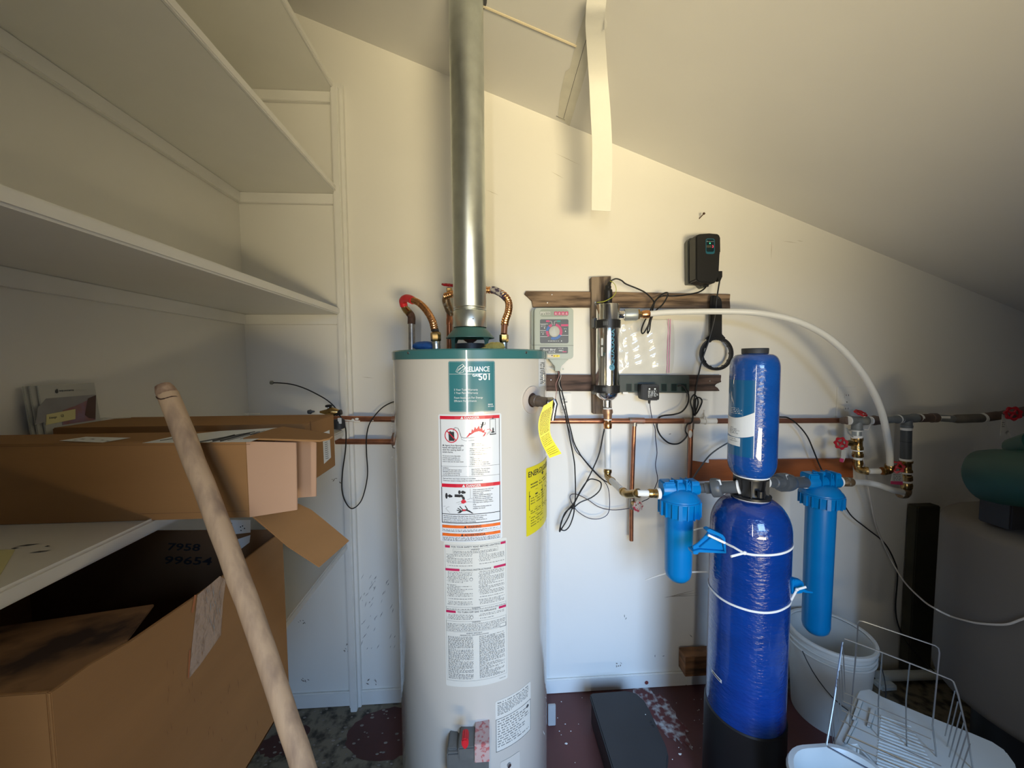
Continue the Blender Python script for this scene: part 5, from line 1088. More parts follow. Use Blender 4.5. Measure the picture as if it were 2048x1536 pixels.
MB().torus(P(1712, 860, GY), (0, .15, 1), .0235, .0022, 24, 6).build('wire_clamp', 'galv_dull', tee)
MB().tube(PP([(1693, 856, GY-.01), (1697, 866, GY-.015), (1706, 874, GY-.02)]), .003, 6).build('clamp_screw', 'galv_dull', tee)
MB().tube(PP([(1729, 859, GY), (1736, 860, GY), (1741, 850, GY)]), .0015, 6).build('earth_strand', 'tape', tee)
g1 = thing('gate_valve', 'brass gate valve with a red wheel hanging below the grey tee', 'valve', tuple(P(1714, 900, GY)))
R_(P(1714, 875, GY), P(1714.5, 899, GY), [(0, .0215), (.2, .0215), (.3, .019), (.7, .019), (.8, .0215), (1, .0215)], 'body', 'brass', g1)
R_(P(1710, 886, GY), P(1694, 886, GY-.02), [(0, .014), (.5, .0145), (.8, .012), (1, .007)], 'bonnet', 'brass', g1)
wheel(P(1682, 886.5, GY-.035), (-.25, -1, .12), .0265, .008, 'red_wheel', g1, lobes=7)
a = P(1680, 897, GY-.03); MB().sheet([P(1683, 899, GY-.03), P(1682, 913, GY-.028), P(1680, 922, GY-.03)], [P(1692, 900, GY-.02), P(1691, 914, GY-.02), P(1687, 924, GY-.022)], .0008).build('tag', 'label_cream', g1)
MB().sheet([P(1679.7, 916, GY-.031), P(1679, 923, GY-.032)], [P(1688, 918, GY-.024), P(1686, 925, GY-.025)], .0008).build('tag_stripe', 'pink_print', g1)
v1 = thing('hose_fitting', 'brass coupling and elbow under the gate valve near the orange board', 'pipe fitting', tuple(P(1716, 930, GY)))
R_(P(1715, 898, GY), P(1715, 901.5, GY), [(0, .0200), (1, .0200)], 'thread_tape', 'tape', v1)
R_(P(1715, 901, GY), P(1715.5, 914, GY), [(0, .0175), (.4, .018), (.45, .0205), (.9, .0205), (1, .018)], 'push_collar', 'brass', v1)
R_(P(1715.5, 913, GY), P(1715.5, 922, GY), [(0, .0155), (1, .0155)], 'hose_stub', 'pex', v1)
MB().tube(spline([P(1715.5, 919, GY), P(1715.5, 932, GY), P(1720, 940, GY-.01), P(1734, 942, GY-.03)], 5), [.0175]*3+[.0155]*11+[.0175]*2, 16).build('elbow', 'brass', v1)
MB().rod(P(1715.5, 921, GY), P(1715.5, 930, GY), [(0, .018), (.5, .0195), (1, .018)], 18).build('collar', 'brass', v1)
MB().rod(P(1727, 941, GY-.02), P(1738, 942, GY-.032), [(0, .016), (.4, .0185), (.9, .0175), (1, .013)], 18).build('collar', 'brass', v1)
MB().tube([P(1736, 942, GY-.03), P(1758, 942, GY-.03)], .0122, 16).build('water_hose', 'pex', **T('short horizontal white hose between two brass elbows at the right wall', 'hose'))
elbow('pipe_elbow', 'brass elbow at the lower end of the arching white hose', P(1765, 942, GY-.03), P(1779, 942, GY-.032), P(1780, 930, GY-.033), .0175, 'brass', .0155)
gr = thing('grey_pipe', 'grey and brown threaded pipe run continuing right along the wall', 'pipe', tuple(P(1850, 845, GY)))
R_(P(1741, 840.5, GY), P(1764, 841, GY), [(0, .0185), (.3, .0225), (.7, .0185), (1, .0180)], 'brown_union', 'pipe_brown', gr)
R_(P(1762, 841, GY), P(1797, 838.5, GY), [(0, .0150), (.8, .0150), (.85, .0180), (1, .0180)], 'pipe', 'pipe_grey', gr)
R_(P(1796, 838.5, GY), P(1801, 838, GY), [(0, .0190), (1, .0200)], 'thread_tape', 'tape', gr)
R_(P(1798, 838, GY), P(1832, 836, GY), [(0, .0200), (.2, .0200), (.25, .018), (.75, .018), (.8, .020), (1, .020)], 'tee_run', 'pipe_grey', gr)
R_(P(1814.5, 841, GY), P(1813, 855, GY), [(0, .018), (.6, .019), (.65, .0215), (1, .0215)], 'tee_branch', 'pipe_grey', gr)
R_(P(1837, 836, GY), P(1841, 836, GY), [(0, .0185), (1, .0185)], 'thread_tape', 'tape', gr)
R_(P(1830, 836.5, GY), P(1872, 835.5, GY), [(0, .0145), (.2, .0185), (.75, .0185), (.76, .021), (1, .021)], 'brown_coupling', 'pipe_brown', gr)
R_(P(1864, 836, GY), P(1873, 835.5, GY), [(0, .0205), (1, .0200)], 'thread_tape', 'tape', gr)
R_(P(1872, 835.5, GY), P(1908, 838, GY), [(0, .0155), (1, .0155)], 'pipe', 'pipe_grey', gr)
b = MB(); b.add([P(1881, 832, GY-.017), P(1901, 832.5, GY-.017), P(1901, 837, GY-.017), P(1881, 836.5, GY-.017)], [(0, 1, 2, 3)]); b.build('painted_print', 'tape', gr, smooth=False)
R_(P(1905, 838, GY), P(1965, 836, GY-.01), [(0, .0155), (.15, .0195), (.8, .0195), (1, .0195)], 'taped_joint', mat('wrap_grey', (.16, .145, .125), .7, var=.2, scale=20), gr)
R_(P(1962, 836, GY-.01), P(1969, 835, GY-.01), [(0, .0210), (1, .0210)], 'thread_tape', 'pex', gr)
R_(P(1967, 835, GY-.01), P(2005, 830, GY-.03), [(0, .020), (.7, .020), (1, .017)], 'valve_body', 'pipe_brown', gr)
MB().tube([P(2000, 831, GY-.03), P(2018, 828, GY-.04), P(2075, 818, GY-.06), V((RX-.01, GY-.12, P(2075, 818, GY-.06).z+.03))], [.018, .0205, .0205, .0205], 16).build('pipe', 'pipe_brown', gr)
wheel(P(1721, 826, GY+.005), (.1, -.5, 1), .0235, .008, 'red_wheel', gr, lobes=7)
R_(P(1727, 833, GY), P(1724, 828, GY), [(0, .010), (1, .006)], 'bonnet', 'tape', gr)
wheel(P(2026, 827, GY-.12), (-.35, -1, .1), .029, .009, 'red_wheel', gr, lobes=7)
R_(P(2024, 828, GY-.05), P(2026, 827, GY-.11), [(0, .014), (1, .007)], 'bonnet', 'pipe_brown', gr)
t2 = thing('valve_tag', 'white paper tag with black print hanging from the rightmost red wheel', 'tag', tuple(P(2010, 870, GY-.10)))
MB().sheet([P(2004, 828, GY-.09), P(2002, 850, GY-.09), P(2000, 871, GY-.095)], [P(2012, 832, GY-.09), P(2012, 848, GY-.09), P(2022, 873, GY-.09)], .0008).build('paper', 'label_cream', t2)
b = MB(); g = tf(GY-.098)
for y in (846, 850, 854): dashes(b, g, 2004, 2010, y, 1.5, R)
text(b, g, 2013, 869, 4, 'OPEN', True, width=8, rot=-.9)
b.build('lettering', 'ink', t2, smooth=False)
gd = thing('grey_pipe', 'short upright grey pipe under the second tee', 'pipe', tuple(P(1812, 920, GY)))
R_(P(1812.5, 855, GY), P(1812.5, 860, GY), [(0, .0200), (1, .0200)], 'thread_tape', 'tape', gd)
R_(P(1812.5, 859, GY), P(1811.5, 918, GY), [(0, .0195), (1, .0195)], 'pipe', 'pvc_grey', gd)
MB().torus(P(1812, 883, GY), (0, 0, 1), .0193, .0008, 24, 6).build('joint_line', 'ink', gd)
R_(P(1811.5, 917, GY), P(1811.5, 922, GY), [(0, .0215), (1, .0215)], 'thread_tape', 'tape', gd)
g2v = thing('gate_valve', 'brass gate valve with a red wheel and white tag, on the short upright grey pipe', 'valve', tuple(P(1812, 945, GY)))
R_(P(1812, 921, GY), P(1812, 944, GY), [(0, .0235), (.15, .0235), (.25, .019), (.75, .019), (.85, .0225), (1, .0225)], 'body', 'brass', g2v)
R_(P(1807, 932, GY), P(1797, 932, GY-.03), [(0, .013), (1, .009)], 'bonnet', 'brass', g2v)
wheel(P(1793, 934, GY-.05), (-.8, -.75, .05), .0265, .008, 'red_wheel', g2v, lobes=7)
MB().sheet([P(1784, 947, GY-.03), P(1782, 958, GY-.03), P(1781, 967, GY-.03)], [P(1804, 945, GY-.03), P(1805, 957, GY-.03), P(1806, 969, GY-.03)], .0008).build('tag', 'label_cream', g2v)
MB().sheet([P(1781.3, 962, GY-.032), P(1781, 968, GY-.032)], [P(1805, 963, GY-.032), P(1806, 970, GY-.032)], .0008).build('tag_stripe', 'pink_print', g2v)
b = MB(); 
for y in (950, 953.5, 957, 960.5): dashes(b, tf(GY-.034), 1787, 1803, y, 1.4, R)
b.build('lettering', 'ink_grey', g2v, smooth=False)
v3 = thing('hose_fitting', 'brass coupling and bottom elbow of the lower white hose on the right', 'pipe fitting', tuple(P(1813, 990, GY)))
R_(P(1812, 943, GY), P(1812, 946.5, GY), [(0, .0215), (1, .0215)], 'thread_tape', 'tape', v3)
R_(P(1812, 946, GY), P(1813, 961, GY), [(0, .019), (.3, .0175), (.4, .0215), (.9, .0215), (1, .0185)], 'push_collar', 'brass', v3)
R_(P(1813, 960, GY), P(1813, 966, GY), [(0, .0175), (1, .0175)], 'hose_stub', 'pex', v3)
R_(P(1813, 965, GY), P(1813, 978, GY), [(0, .0185), (.3, .0215), (.8, .0205), (1, .0175)], 'collar', 'brass', v3)
MB().tube(spline([P(1813, 975, GY), P(1813, 984, GY), P(1809, 989, GY-.005), P(1800, 988, GY-.01)], 5), .0175, 16).build('elbow', 'old_brass', v3)
MB().tube(spline([P(1804, 984, GY-.02), P(1785, 980, GY-.04), P(1757, 970, GY-.06), P(1730, 965, GY-.08), P(1702, 964, PQ.y)], 6), .0128, 14).build('water_hose', 'pex', **T('curved white hose from the long blue filter to the right wall valve', 'hose'))
f3 = thing('hose_fitting', 'brass push fitting on the right side of the long blue filter', 'pipe fitting', tuple(P(1695, 966, PQ.y)))
zz3 = V((PQ.x+.062, PQ.y, zp2)); e3 = P(1704, 964, PQ.y)
R_(zz3, zz3.lerp(e3, .2), [(0, .021), (1, .021)], 'thread_tape', 'tape', f3); R_(zz3.lerp(e3, .15), e3, [(0, .014), (.3, .0145), (.4, .0175), (.9, .0175), (1, .0150)], 'push_collar', 'old_brass', f3)
PC_ = V((1.905, 1.085, 0)); 
s_ = ray(1872, 1150); dth = math.atan2(s_.x, s_.y); dd = 2.19; al = math.asin(.285/dd); PC_ = V((math.sin(dth+al)*dd, math.cos(dth+al)*dd, 0))
ty = math.cos(dth)*math.sqrt(dd*dd-.285**2)
dt = PP([(1723, 905, 1.57), (1729, 930, 1.57), (1733, 955, 1.58), (1738, 985, 1.58), (1743, 1010, 1.60), (1752, 1050, 1.61), (1768, 1090, 1.61), (1785, 1125, 1.60), (1810, 1165, 1.52)])+[P(1845, 1200, 1.34), P(1868, 1216, 1.20)]+[Pcyl(u, v, PC_, .293) for u, v in ((1900, 1232), (1930, 1241), (1960, 1247), (2010, 1249), (2040, 1240), (2075, 1225), (2120, 1190), (2170, 1130))]
MB().tube(spline(dt, 6), .0032, 8).build('drain_tube', mat('tube_clear', (.55, .52, .48), .3), **T('thin translucent drain tube sagging from the right wall across the pressure tank', 'tube'))

# ------------------------------------------------------------------ pressure tank, pump, post
zlo, zhi = EYE.z+ray(1875, 1325).z/ray(1875, 1325).y*ty, EYE.z+ray(1878, 1018).z/ray(1878, 1018).y*ty
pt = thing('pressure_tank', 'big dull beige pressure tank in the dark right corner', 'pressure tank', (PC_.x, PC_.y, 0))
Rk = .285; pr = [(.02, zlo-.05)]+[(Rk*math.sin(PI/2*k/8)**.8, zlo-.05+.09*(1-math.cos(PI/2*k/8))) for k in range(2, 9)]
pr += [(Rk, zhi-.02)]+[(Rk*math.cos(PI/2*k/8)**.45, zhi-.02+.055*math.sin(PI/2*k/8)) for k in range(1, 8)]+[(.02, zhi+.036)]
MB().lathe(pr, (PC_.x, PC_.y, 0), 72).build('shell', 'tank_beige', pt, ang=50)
MB().lathe([(.19, 0), (.19, .02), (.18, .02), (.18, zlo), (.14, zlo+.01)], (PC_.x, PC_.y, 0), 32).build('stand', 'black_rubber', pt)  # base added in black, its colour carrying the darkness under the tank
pm = thing('water_pump', 'dark green pump sitting on top of the pressure tank', 'pump', tuple(V((PC_.x, PC_.y, zhi+.036))))
yp = 1.08
c0 = P(1947, 945, yp+.12); cb = P(2058, 955, yp-.10)
R_(P(1956, 950, yp+.06), P(2120, 962, yp-.12), [(0, .045), (.02, .066), (.10, .083), (.3, .088), (1, .088)], 'motor_shell', 'pump_green', pm, 40)
R_(P(2030, 903, yp), P(2080, 890, yp-.06), [(0, .026), (.1, .040), (1, .044)], 'terminal_box', 'pump_green', pm, 16)
R_(P(2010, 915, yp+.01), P(2080, 905, yp-.04), [(0, .012), (.3, .035), (1, .045)], 'silver_collar', 'galv_dull', pm, 16)
a = P(1990, 998, yp); MB().box((a.x+.03, a.y-.02, zhi+.03), (a.x+.12, a.y+.06, a.z+.03)).build('foot', 'black_rubber', pm, bevel=.004)  # black here is the shade of the pump's underside put into colour
MB().box(tuple(P(1836, 1012, 1.60)-V((0, 0, P(1836, 1012, 1.60).z-.03))), tuple(P(1882, 1012, 1.60)+V((0, .045, 0)))).build('dark_post', 'dark_post', bevel=.004, **T('dark square post standing on the floor between wall and pressure tank', 'post'))
a = P(1750, 1338, Z=.02); MB().tube([V((a.x-.05, 1.60, .035)), V((a.x+.42, 1.585, .035))], .022, 14).build('floor_pipe', 'white_plastic', **T('white plastic pipe lying on the floor along the wall behind the bucket', 'pipe'))
a = P(1760, 1362, Z=.03); MB().box((a.x-.02, a.y-.03, 0), (a.x+.06, a.y+.02, .03)).build('floor_block', 'white_plastic', bevel=.008, **T('small white block on the floor beside the bucket rim', 'block'))

# ------------------------------------------------------------------ buckets, panel, wire rack, black case
BC = V((1.475, 1.475, 0)); 
bk = thing('bucket', 'large white plastic bucket behind the blue tank, empty and open', 'bucket', tuple(BC))
BR = .152; BH = .375
MB().lathe([(.125, 0), (.127, .004), (BR-.006, BH-.075), (BR-.006, BH-.01), (BR-.010, BH-.01), (BR-.012, BH-.075), (.120, .008), (.0, .008)], BC, 56, cap=False).build('body', 'bucket', bk)
MB().lathe([(BR-.010, BH-.014), (BR+.003, BH-.014), (BR+.005, BH-.008), (BR+.002, BH), (BR-.008, BH), (BR-.011, BH-.006)], BC, 56, cap=False).build('rim', 'bucket', bk)
for dz in (.040, .062): MB().torus(BC+V((0, 0, BH-dz)), (0, 0, 1), BR-.003, .0045, 56, 8).build('rib', 'bucket', bk)
hh = []
for k in range(21):
    a = PI*k/20; hh.append(BC+V((-math.cos(a)*(BR+.008), -.02-math.sin(a)*(BR-.01)*.98, BH-.05-math.sin(a)*.17)))
MB().tube([p+V((0, -.02, 0)) for p in hh], .002, 6).build('handle', 'charcoal', bk)
# white tub at the bottom edge
zt3 = .46; tc = P(1722, 1600, Z=zt3); 
tb = thing('white_tub', 'white round-cornered tub with a thick rolled rim, at the lower edge under the wire rack', 'tub', (tc.x, tc.y, 0))
def rr_ring(c, hx, hy, cr, z, n=8):
    o = []
    for sx, sy, a0 in ((1, 1, 0), (-1, 1, 90), (-1, -1, 180), (1, -1, 270)):
        for k in range(n+1): a = math.radians(a0+90*k/n); o.append(V((c.x+sx*(hx-cr)+math.cos(a)*cr, c.y+sy*(hy-cr)+math.sin(a)*cr, z)))
    return o
rows = [(.095, 0), (.10, .0), (.118, zt3-.025), (.128, zt3-.022), (.131, zt3-.01), (.127, zt3), (.116, zt3+.001), (.110, zt3-.008), (.105, zt3-.05), (.09, .012)]
vs = []; N_ = 36
for h_, z in rows: vs += rr_ring(tc, h_, h_+.01, h_*.75, z)
MB().add(vs, [(i*N_+k, i*N_+(k+1) % N_, (i+1)*N_+(k+1) % N_, (i+1)*N_+k) for i in range(len(rows)-1) for k in range(N_)]+[tuple((len(rows)-1)*N_+k for k in range(N_))]).build('shell', 'white_plastic', tb)
# ribbed white panel
zp = .43
wpn = thing('ribbed_panel', 'long white moulded plastic panel with ribs and a rounded end, beneath the wire rack', 'plastic panel', tuple(P(1850, 1480, Z=zp)))
ol = [(1716, 1379), (1738, 1376), (1765, 1392), (1850, 1428), (1940, 1463), (1985, 1482), (2012, 1500), (2030, 1525), (2040, 1560), (2030, 1620), (1700, 1700), (1650, 1600), (1662, 1530)]
op = [P(u, v, Z=zp) for u, v in ol if not (u < 1800 and v > 1525)]; q0 = P(2030, 1620, Z=zp)
op = op+[V((tc.x+.15, q0.y, zp)), V((tc.x+.15, tc.y+.15, zp)), V((P(1664, 1500, Z=zp).x, tc.y+.15, zp))]
MB().prism(op, (0, 0, -.03)).build('slab', 'white_plastic', wpn, bevel=.005)
for k in range(17):
    y = 1432+k*6.2; x0 = 1762-k*.6; x1 = 1822+k*4.6
    MB().tube([P(x0, y, Z=zp+.0005), P(x1, y+(x1-x0)*.36, Z=zp+.0005)], .0022, 6).build('rib', 'white_plastic', wpn)
for o_ in ([(1716, 1400), (1728, 1402), (1712, 1444), (1702, 1440)], [(1740, 1418), (1752, 1422), (1742, 1458), (1732, 1454)], [(1708, 1440), (1716, 1444), (1694, 1490), (1686, 1486)]):
    MB().prism([P(u, v, Z=zp+.0015) for u, v in o_], (0, 0, .004)).build('raised_tab', 'white_plastic', wpn, bevel=.002)
MB().box((tc.x+.17, tc.y-.02, 0), (tc.x+.30, tc.y+.12, zp-.031)).build('base_block', 'white_plastic', wpn, bevel=.01)
# wire rack
wk = thing('wire_rack', 'thin steel wire rack with a tall square handle standing on the white panel', 'wire rack', tuple(P(1790, 1536, Z=zp)))
ya, yb2 = 1.02, .90
def wp(u, v):        # the back frame plane
    A, B = P(1689, 1277, ya), P(1905, 1360, yb2); d = ray(u, v); n = (B-A).cross(V((-.05, -.03, 1))); t = (A-EYE).dot(n)/d.dot(n); return EYE+d*t
def wire(pts, r=.0016, nm='wire'): MB().tube(pts, r, 6).build(nm, 'wire_steel', wk)
wire([wp(u, v) for u, v in [(1690, 1545), (1697, 1480), (1704, 1400), (1710, 1330), (1716, 1248), (1719, 1242), (1725, 1242), (1870, 1291), (1877, 1296), (1879, 1306), (1870, 1400), (1865, 1450), (1870, 1490), (1876, 1545)]], .0019, 'handle')
wire([wp(u, v) for u, v in [(1689, 1277), (1760, 1303), (1850, 1338), (1902, 1359), (1907, 1363), (1916, 1388), (1935, 1470), (1947, 1545)]], .0022, 'frame_wire')
wire([wp(1765, 1306), wp(1757, 1400), wp(1756, 1480), wp(1752, 1560)]); wire([wp(1820, 1326), wp(1812, 1400), wp(1812, 1440), wp(1815, 1560)])
def off(p, d): return p+V((-.6, -.8, 0)).normalized()*d
lw = [wp(1685, 1284), P(1668, 1400, .96), P(1653, 1488, .92), P(1656, 1494, .915), P(1690, 1513, .87), P(1750, 1545, .80)]
wire(lw, .0024, 'frame_wire')
for (u0, v0, u1, v1) in [(1686, 1290, 1690, 1385), (1683, 1330, 1686, 1400), (1678, 1342, 1682, 1420), (1675, 1358, 1678, 1445), (1669, 1395, 1674, 1450), (1666, 1415, 1670, 1500), (1662, 1438, 1668, 1520), (1658, 1462, 1662, 1550)]: wire([P(u0, v0, .97), P(u1, v1, .96)], .0013)
for k in range(6): wire([P(1910+k*6.0, 1382+k*21, .89-.015*k), P(1890+k*4, 1472+k*21, .90-.015*k)], .0013)
for k, (x0, y0, x1, y1) in enumerate([(1689, 1386, 1867, 1462), (1687, 1403, 1862, 1478), (1684, 1421, 1868, 1502), (1681, 1441, 1882, 1532), (1693, 1470, 1870, 1548), (1696, 1488, 1850, 1556)]):
    wire([P(x0, y0, .99-.02*k), P(x1, y1, .88-.02*k)], .0013 if k != 4 else .0024)
# black case on the floor
zc = .125
ks = thing('black_case', 'flat black plastic case lying on the red floor, one end rounded', 'case', tuple(P(1265, 1480, Z=0)))
ol = [(1179, 1389), (1184, 1385), (1250, 1380), (1272, 1385), (1288, 1399), (1300, 1420), (1318, 1460), (1332, 1490), (1337, 1510), (1334, 1545), (1320, 1590), (1290, 1620), (1262, 1625), (1245, 1600), (1225, 1538)]
tp2 = [P(u, v, Z=zc) for u, v in ol]; cc = sum(tp2, V((0, 0, 0)))/len(tp2)
tp2 = [V((p.x, min(p.y, 1.645), p.z)) for p in tp2]
MB().prism(tp2, (0, 0, -.022)).build('lid', 'charcoal', ks, bevel=.005)
MB().prism([V((p.x+(cc.x-p.x)*.04, p.y+(cc.y-p.y)*.03, zc-.0225)) for p in tp2], (0, 0, -zc+.0235)).build('tray', 'black_plastic', ks, bevel=.006)
for u, v in ((1301, 1443), (1306, 1452)): MB().blob(P(u, v, Z=zc+.0005), .006, .006, .001, 4, 10).build('latch_hole', 'ink', ks)
MB().blob(P(1291, 1429, Z=zc+.0005), .002, .002, .001, 4, 8).build('white_speck', 'tape', ks)
# paint smear and faint ring marks near the tanks
mk = MB()
for k in range(3): mark(mk, wfn(.0006), 1360+k*2, 1188+k*2, 70, -.25+.1*k, 1.0)
mk.build('scuff_mark', 'stain', WB, smooth=False, kind='stuff')
# ------------------------------------------------------------------ boxes on the shelves
SZ = 1.2665
def panel(b, pts, th=.0035): 
    n = (V(pts[1])-V(pts[0])).cross(V(pts[2])-V(pts[1])).normalized(); return b.prism(pts, n*th)
# long front box
AX0, AX1, AY0, AY1, AZ1 = -1.025, -.451, .712, .808, 1.4125
A_ = thing('cardboard_box', 'long cardboard box with shipping labels, front one on the shelf, its right end open', 'box', ((AX0+AX1)/2, .76, SZ), 'cardboard boxes on the left shelves')
sk = .003
MB().box((AX0, AY0, SZ), (AX1, AY0+sk, AZ1)).build('front_panel', 'cardboard', A_, bevel=.0008)
MB().box((AX0, AY1-sk, SZ), (AX1, AY1, AZ1)).build('rear_panel', 'cardboard', A_, bevel=.0008)
MB().box((AX0, AY0, AZ1-sk+.001), (AX1, AY1, AZ1+.001)).build('top_panel', 'cardboard', A_, bevel=.0008)
MB().box((AX0, AY0+.004, SZ), (AX1, AY1-.004, SZ+sk)).build('bottom_panel', 'cardboard', A_)
MB().box((AX0, AY0+.004, SZ+.004), (AX0+sk, AY1-.004, AZ1-.004)).build('end_panel', 'cardboard', A_)
o1, o2 = P(592, 885, .745), P(594, 1020, .745)
MB().prism([(AX1, AY0, SZ), (AX1, AY0, AZ1-.002), o1, o2], (0, .0035, 0)).build('front_flap', 'cardboard_pale', A_, bevel=.0006)
q1, q2 = P(632, 885, .83), P(632, 993, .83)
MB().prism([(AX1, AY1-.003, SZ), (AX1, AY1-.003, AZ1-.002), q1, q2], (0, .0035, 0)).build('rear_flap', 'cardboard_pale', A_, bevel=.0006)
tf_ = [V((AX1, AY0, AZ1+.001)), V((AX1, AY1, AZ1+.001)), P(560, 857, .83), P(630, 865, .80), P(663, 871, .765), P(666, 876, .755), P(658, 881, .745), P(640, 884.5, .735)]
tf_ = [V((AX1-.005, AY0, AZ1+.0015)), P(640, 884, .737), P(658, 880.5, .747), P(666, 875, .757), P(663, 871, .767), P(610, 862, .80), P(566, 856, .825), V((AX1-.005, AY1, AZ1+.0015))]
MB().prism(tf_, (0, 0, .0035)).build('top_flap', 'cardboard', A_, bevel=.0006)
bf = [V((AX1, AY0+.004, SZ+.001)), P(595, 1001, .81), P(697, 1080, .82), P(697, 1085, .815), P(640, 1135, .745), P(632, 1131, .742), P(570, 1090, .735), P(540, 1060, .725)]
b = MB(); a_ = [V((AX1, AY0+.004, SZ+.001)), P(545, 1068, .728), P(575, 1094, .737), P(638, 1135, .745)]; c_ = [V((AX1+.01, AY1, SZ+.001)), P(620, 1020, .81), P(650, 1044, .82), P(697, 1083, .82)]
b.sheet(a_, c_, .0035); b.build('bottom_flap', 'cardboard', A_)
fA = lambda u, v: P(u, v, Z=AZ1+.0022)
b = MB(); poly(b, fA, [(118, 881.5), (172, 873.5), (262, 875.5), (205, 885)]); l1 = b.build('shipping_label', 'paper', A_, smooth=False)
b = MB(); f2_ = lambda u, v: P(u, v, Z=AZ1+.0026)
for x, y, L in ((150, 880, 12), (165, 878, 16), (185, 878, 14), (205, 880, 10), (215, 882, 12)): mark(b, f2_, x, y, L, 0, 1.0)
b.build('lettering', 'ink_grey', l1, smooth=False)
b = MB(); poly(b, fA, [(284, 886), (350, 872), (440, 862), (568, 854.5), (574, 856), (500, 884)]); l2 = b.build('shipping_label', 'paper', A_, smooth=False)
b = MB()
for x0, y0, x1, y1, t_ in [(395, 884, 510, 863, 1.2), (400, 884.5, 520, 862, .6), (420, 884.3, 530, 861.5, .6), (425, 882, 470, 870, 3.5), (440, 882, 500, 866, 3.0), (480, 878, 530, 864, .8), (500, 870, 545, 860, 1.2), (350, 874, 380, 870, 1.2), (320, 881, 345, 877, 1.2), (455, 881, 520, 864, 1)]:
    line(b, f2_, [(x0, y0), (x1, y1)], t_)
b.build('lettering', 'ink_grey', l2, smooth=False)
b = MB(); fF = lambda u, v: P(u, v, AY0-.0004); line(b, fF, [(0, 893), (300, 890), (500, 889)], .8); line(b, fF, [(280, 1028), (495, 1022)], .8); b.build('crease', 'cardboard_dark', A_, smooth=False)
# second box behind
BX0, BX1, BY0, BY1, BZ1 = -.985, -.434, .895, 1.062, 1.4125
B_ = thing('cardboard_box', 'second long cardboard box lying behind the front one, end label on its right side', 'box', ((BX0+BX1)/2, .98, SZ), 'cardboard boxes on the left shelves')
MB().box((BX0, BY0, SZ), (BX1, BY1, BZ1)).build('carton', 'cardboard', B_, bevel=.002)
gX = lambda off_: (lambda u, v: P(u, v, X=BX1+off_))
b = MB(); poly(b, gX(.0006), [(645, 866), (659, 860), (662, 915), (648, 928)]); lb_ = b.build('end_label', 'paper', B_, smooth=False)
b = MB()
for k in range(9): line(b, gX(.0012), [(649+k*.2, 886+k*4), (655+k*.3, 883.5+k*4)], .9)
line(b, gX(.0012), [(655, 872), (659, 870)], 5); b.build('lettering', 'ink_grey', lb_, smooth=False)
b = MB(); line(b, gX(.0005), [(620.5, 842), (622, 862)], 1.5); b.build('crease', 'cardboard_dark', B_, smooth=False)
b = MB(); fB = lambda u, v: P(u, v, Z=BZ1+.0005); line(b, fB, [(188, 834), (225, 837), (262, 835)], 1.6); line(b, fB, [(488, 828), (520, 827)], 2)
b.build('loose_tape', 'label_cream', B_, smooth=False)
# big open box on the lowest shelf
CX1, CY0, CY1, CZ0, CZ1 = -.475, .412, .862, .7735, 1.185; CX0 = -1.02
C_ = thing('cardboard_box', 'big open cardboard box standing on the lowest shelf, handwritten numbers inside', 'box', ((CX0+CX1)/2, (CY0+CY1)/2, CZ0), 'cardboard boxes on the left shelves')
zN, zF = 1.205, 1.172
MB().prism([(CX1, CY0, CZ0), (CX1, CY1, CZ0), (CX1, CY1, zF), (CX1, .62, 1.180), (CX1, .50, 1.190), (CX1, .45, 1.200), (CX1, CY0, zN-.004)], (-.004, 0, 0)).build('side_panel', 'cardboard', C_, bevel=.0008)
MB().prism([(CX0+.0045, CY0, CZ0), (CX1-.0045, CY0, CZ0), (CX1-.0045, CY0, zN-.004), (CX0+.0045, CY0, zN-.012)], (0, .004, 0)).build('near_panel', 'cardboard', C_, bevel=.0008)
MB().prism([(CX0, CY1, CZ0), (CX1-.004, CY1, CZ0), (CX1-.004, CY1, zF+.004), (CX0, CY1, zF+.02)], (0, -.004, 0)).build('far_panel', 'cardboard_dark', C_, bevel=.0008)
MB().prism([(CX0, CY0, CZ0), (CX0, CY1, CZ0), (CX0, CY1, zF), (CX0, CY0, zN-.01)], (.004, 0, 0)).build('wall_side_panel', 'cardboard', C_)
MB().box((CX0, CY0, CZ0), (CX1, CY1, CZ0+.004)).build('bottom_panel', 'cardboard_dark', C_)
fl0 = [V((CX1-.004, CY0+.002, zN-.006)), V((CX1-.004, .50, 1.192)), P(308, 1208, .60), P(180, 1228, .60), P(0, 1253, .60), V((CX0, .60, 1.165)), V((CX0, CY0+.002, zN-.012))]
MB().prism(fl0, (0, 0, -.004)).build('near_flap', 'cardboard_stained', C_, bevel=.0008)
b = MB(); g = lambda u, v: P(u, v, CY1-.0048)
text(b, g, 333, 1100, 14, '7958', True, width=66, skew=.2, rot=.03); text(b, g, 326, 1127, 15, '99654', True, width=96, skew=.25, rot=.03)
b.build('handwriting', 'ink', C_, smooth=False)
b = MB(); poly(b, lambda u, v: P(u, v, CY1-.0052), [(440, 1040), (501, 1040), (501, 1065), (456, 1070)]); poly(b, lambda u, v: P(u, v, CY1-.0052), [(458, 1084), (501, 1070), (499, 1085), (470, 1107)])
lb_ = b.build('torn_label', 'paper', C_, smooth=False)
b = MB()
for x, y in ((481, 1054), (485, 1052), (489, 1057), (482, 1061), (463, 1047)): dot(b, lambda u, v: P(u, v, CY1-.0056), x, y, 1.3)
b.build('speck', 'ink', lb_, smooth=False)
tX = lambda o_: (lambda u, v: P(u, v, X=CX1+o_))
b = MB(); poly(b, tX(.0006), [(395, 1190), (440, 1152), (452, 1160), (446, 1205), (442, 1270), (400, 1330), (378, 1357), (383, 1300)])
b.build('packing_tape', 'clear_tape', C_, smooth=False)
b = MB()
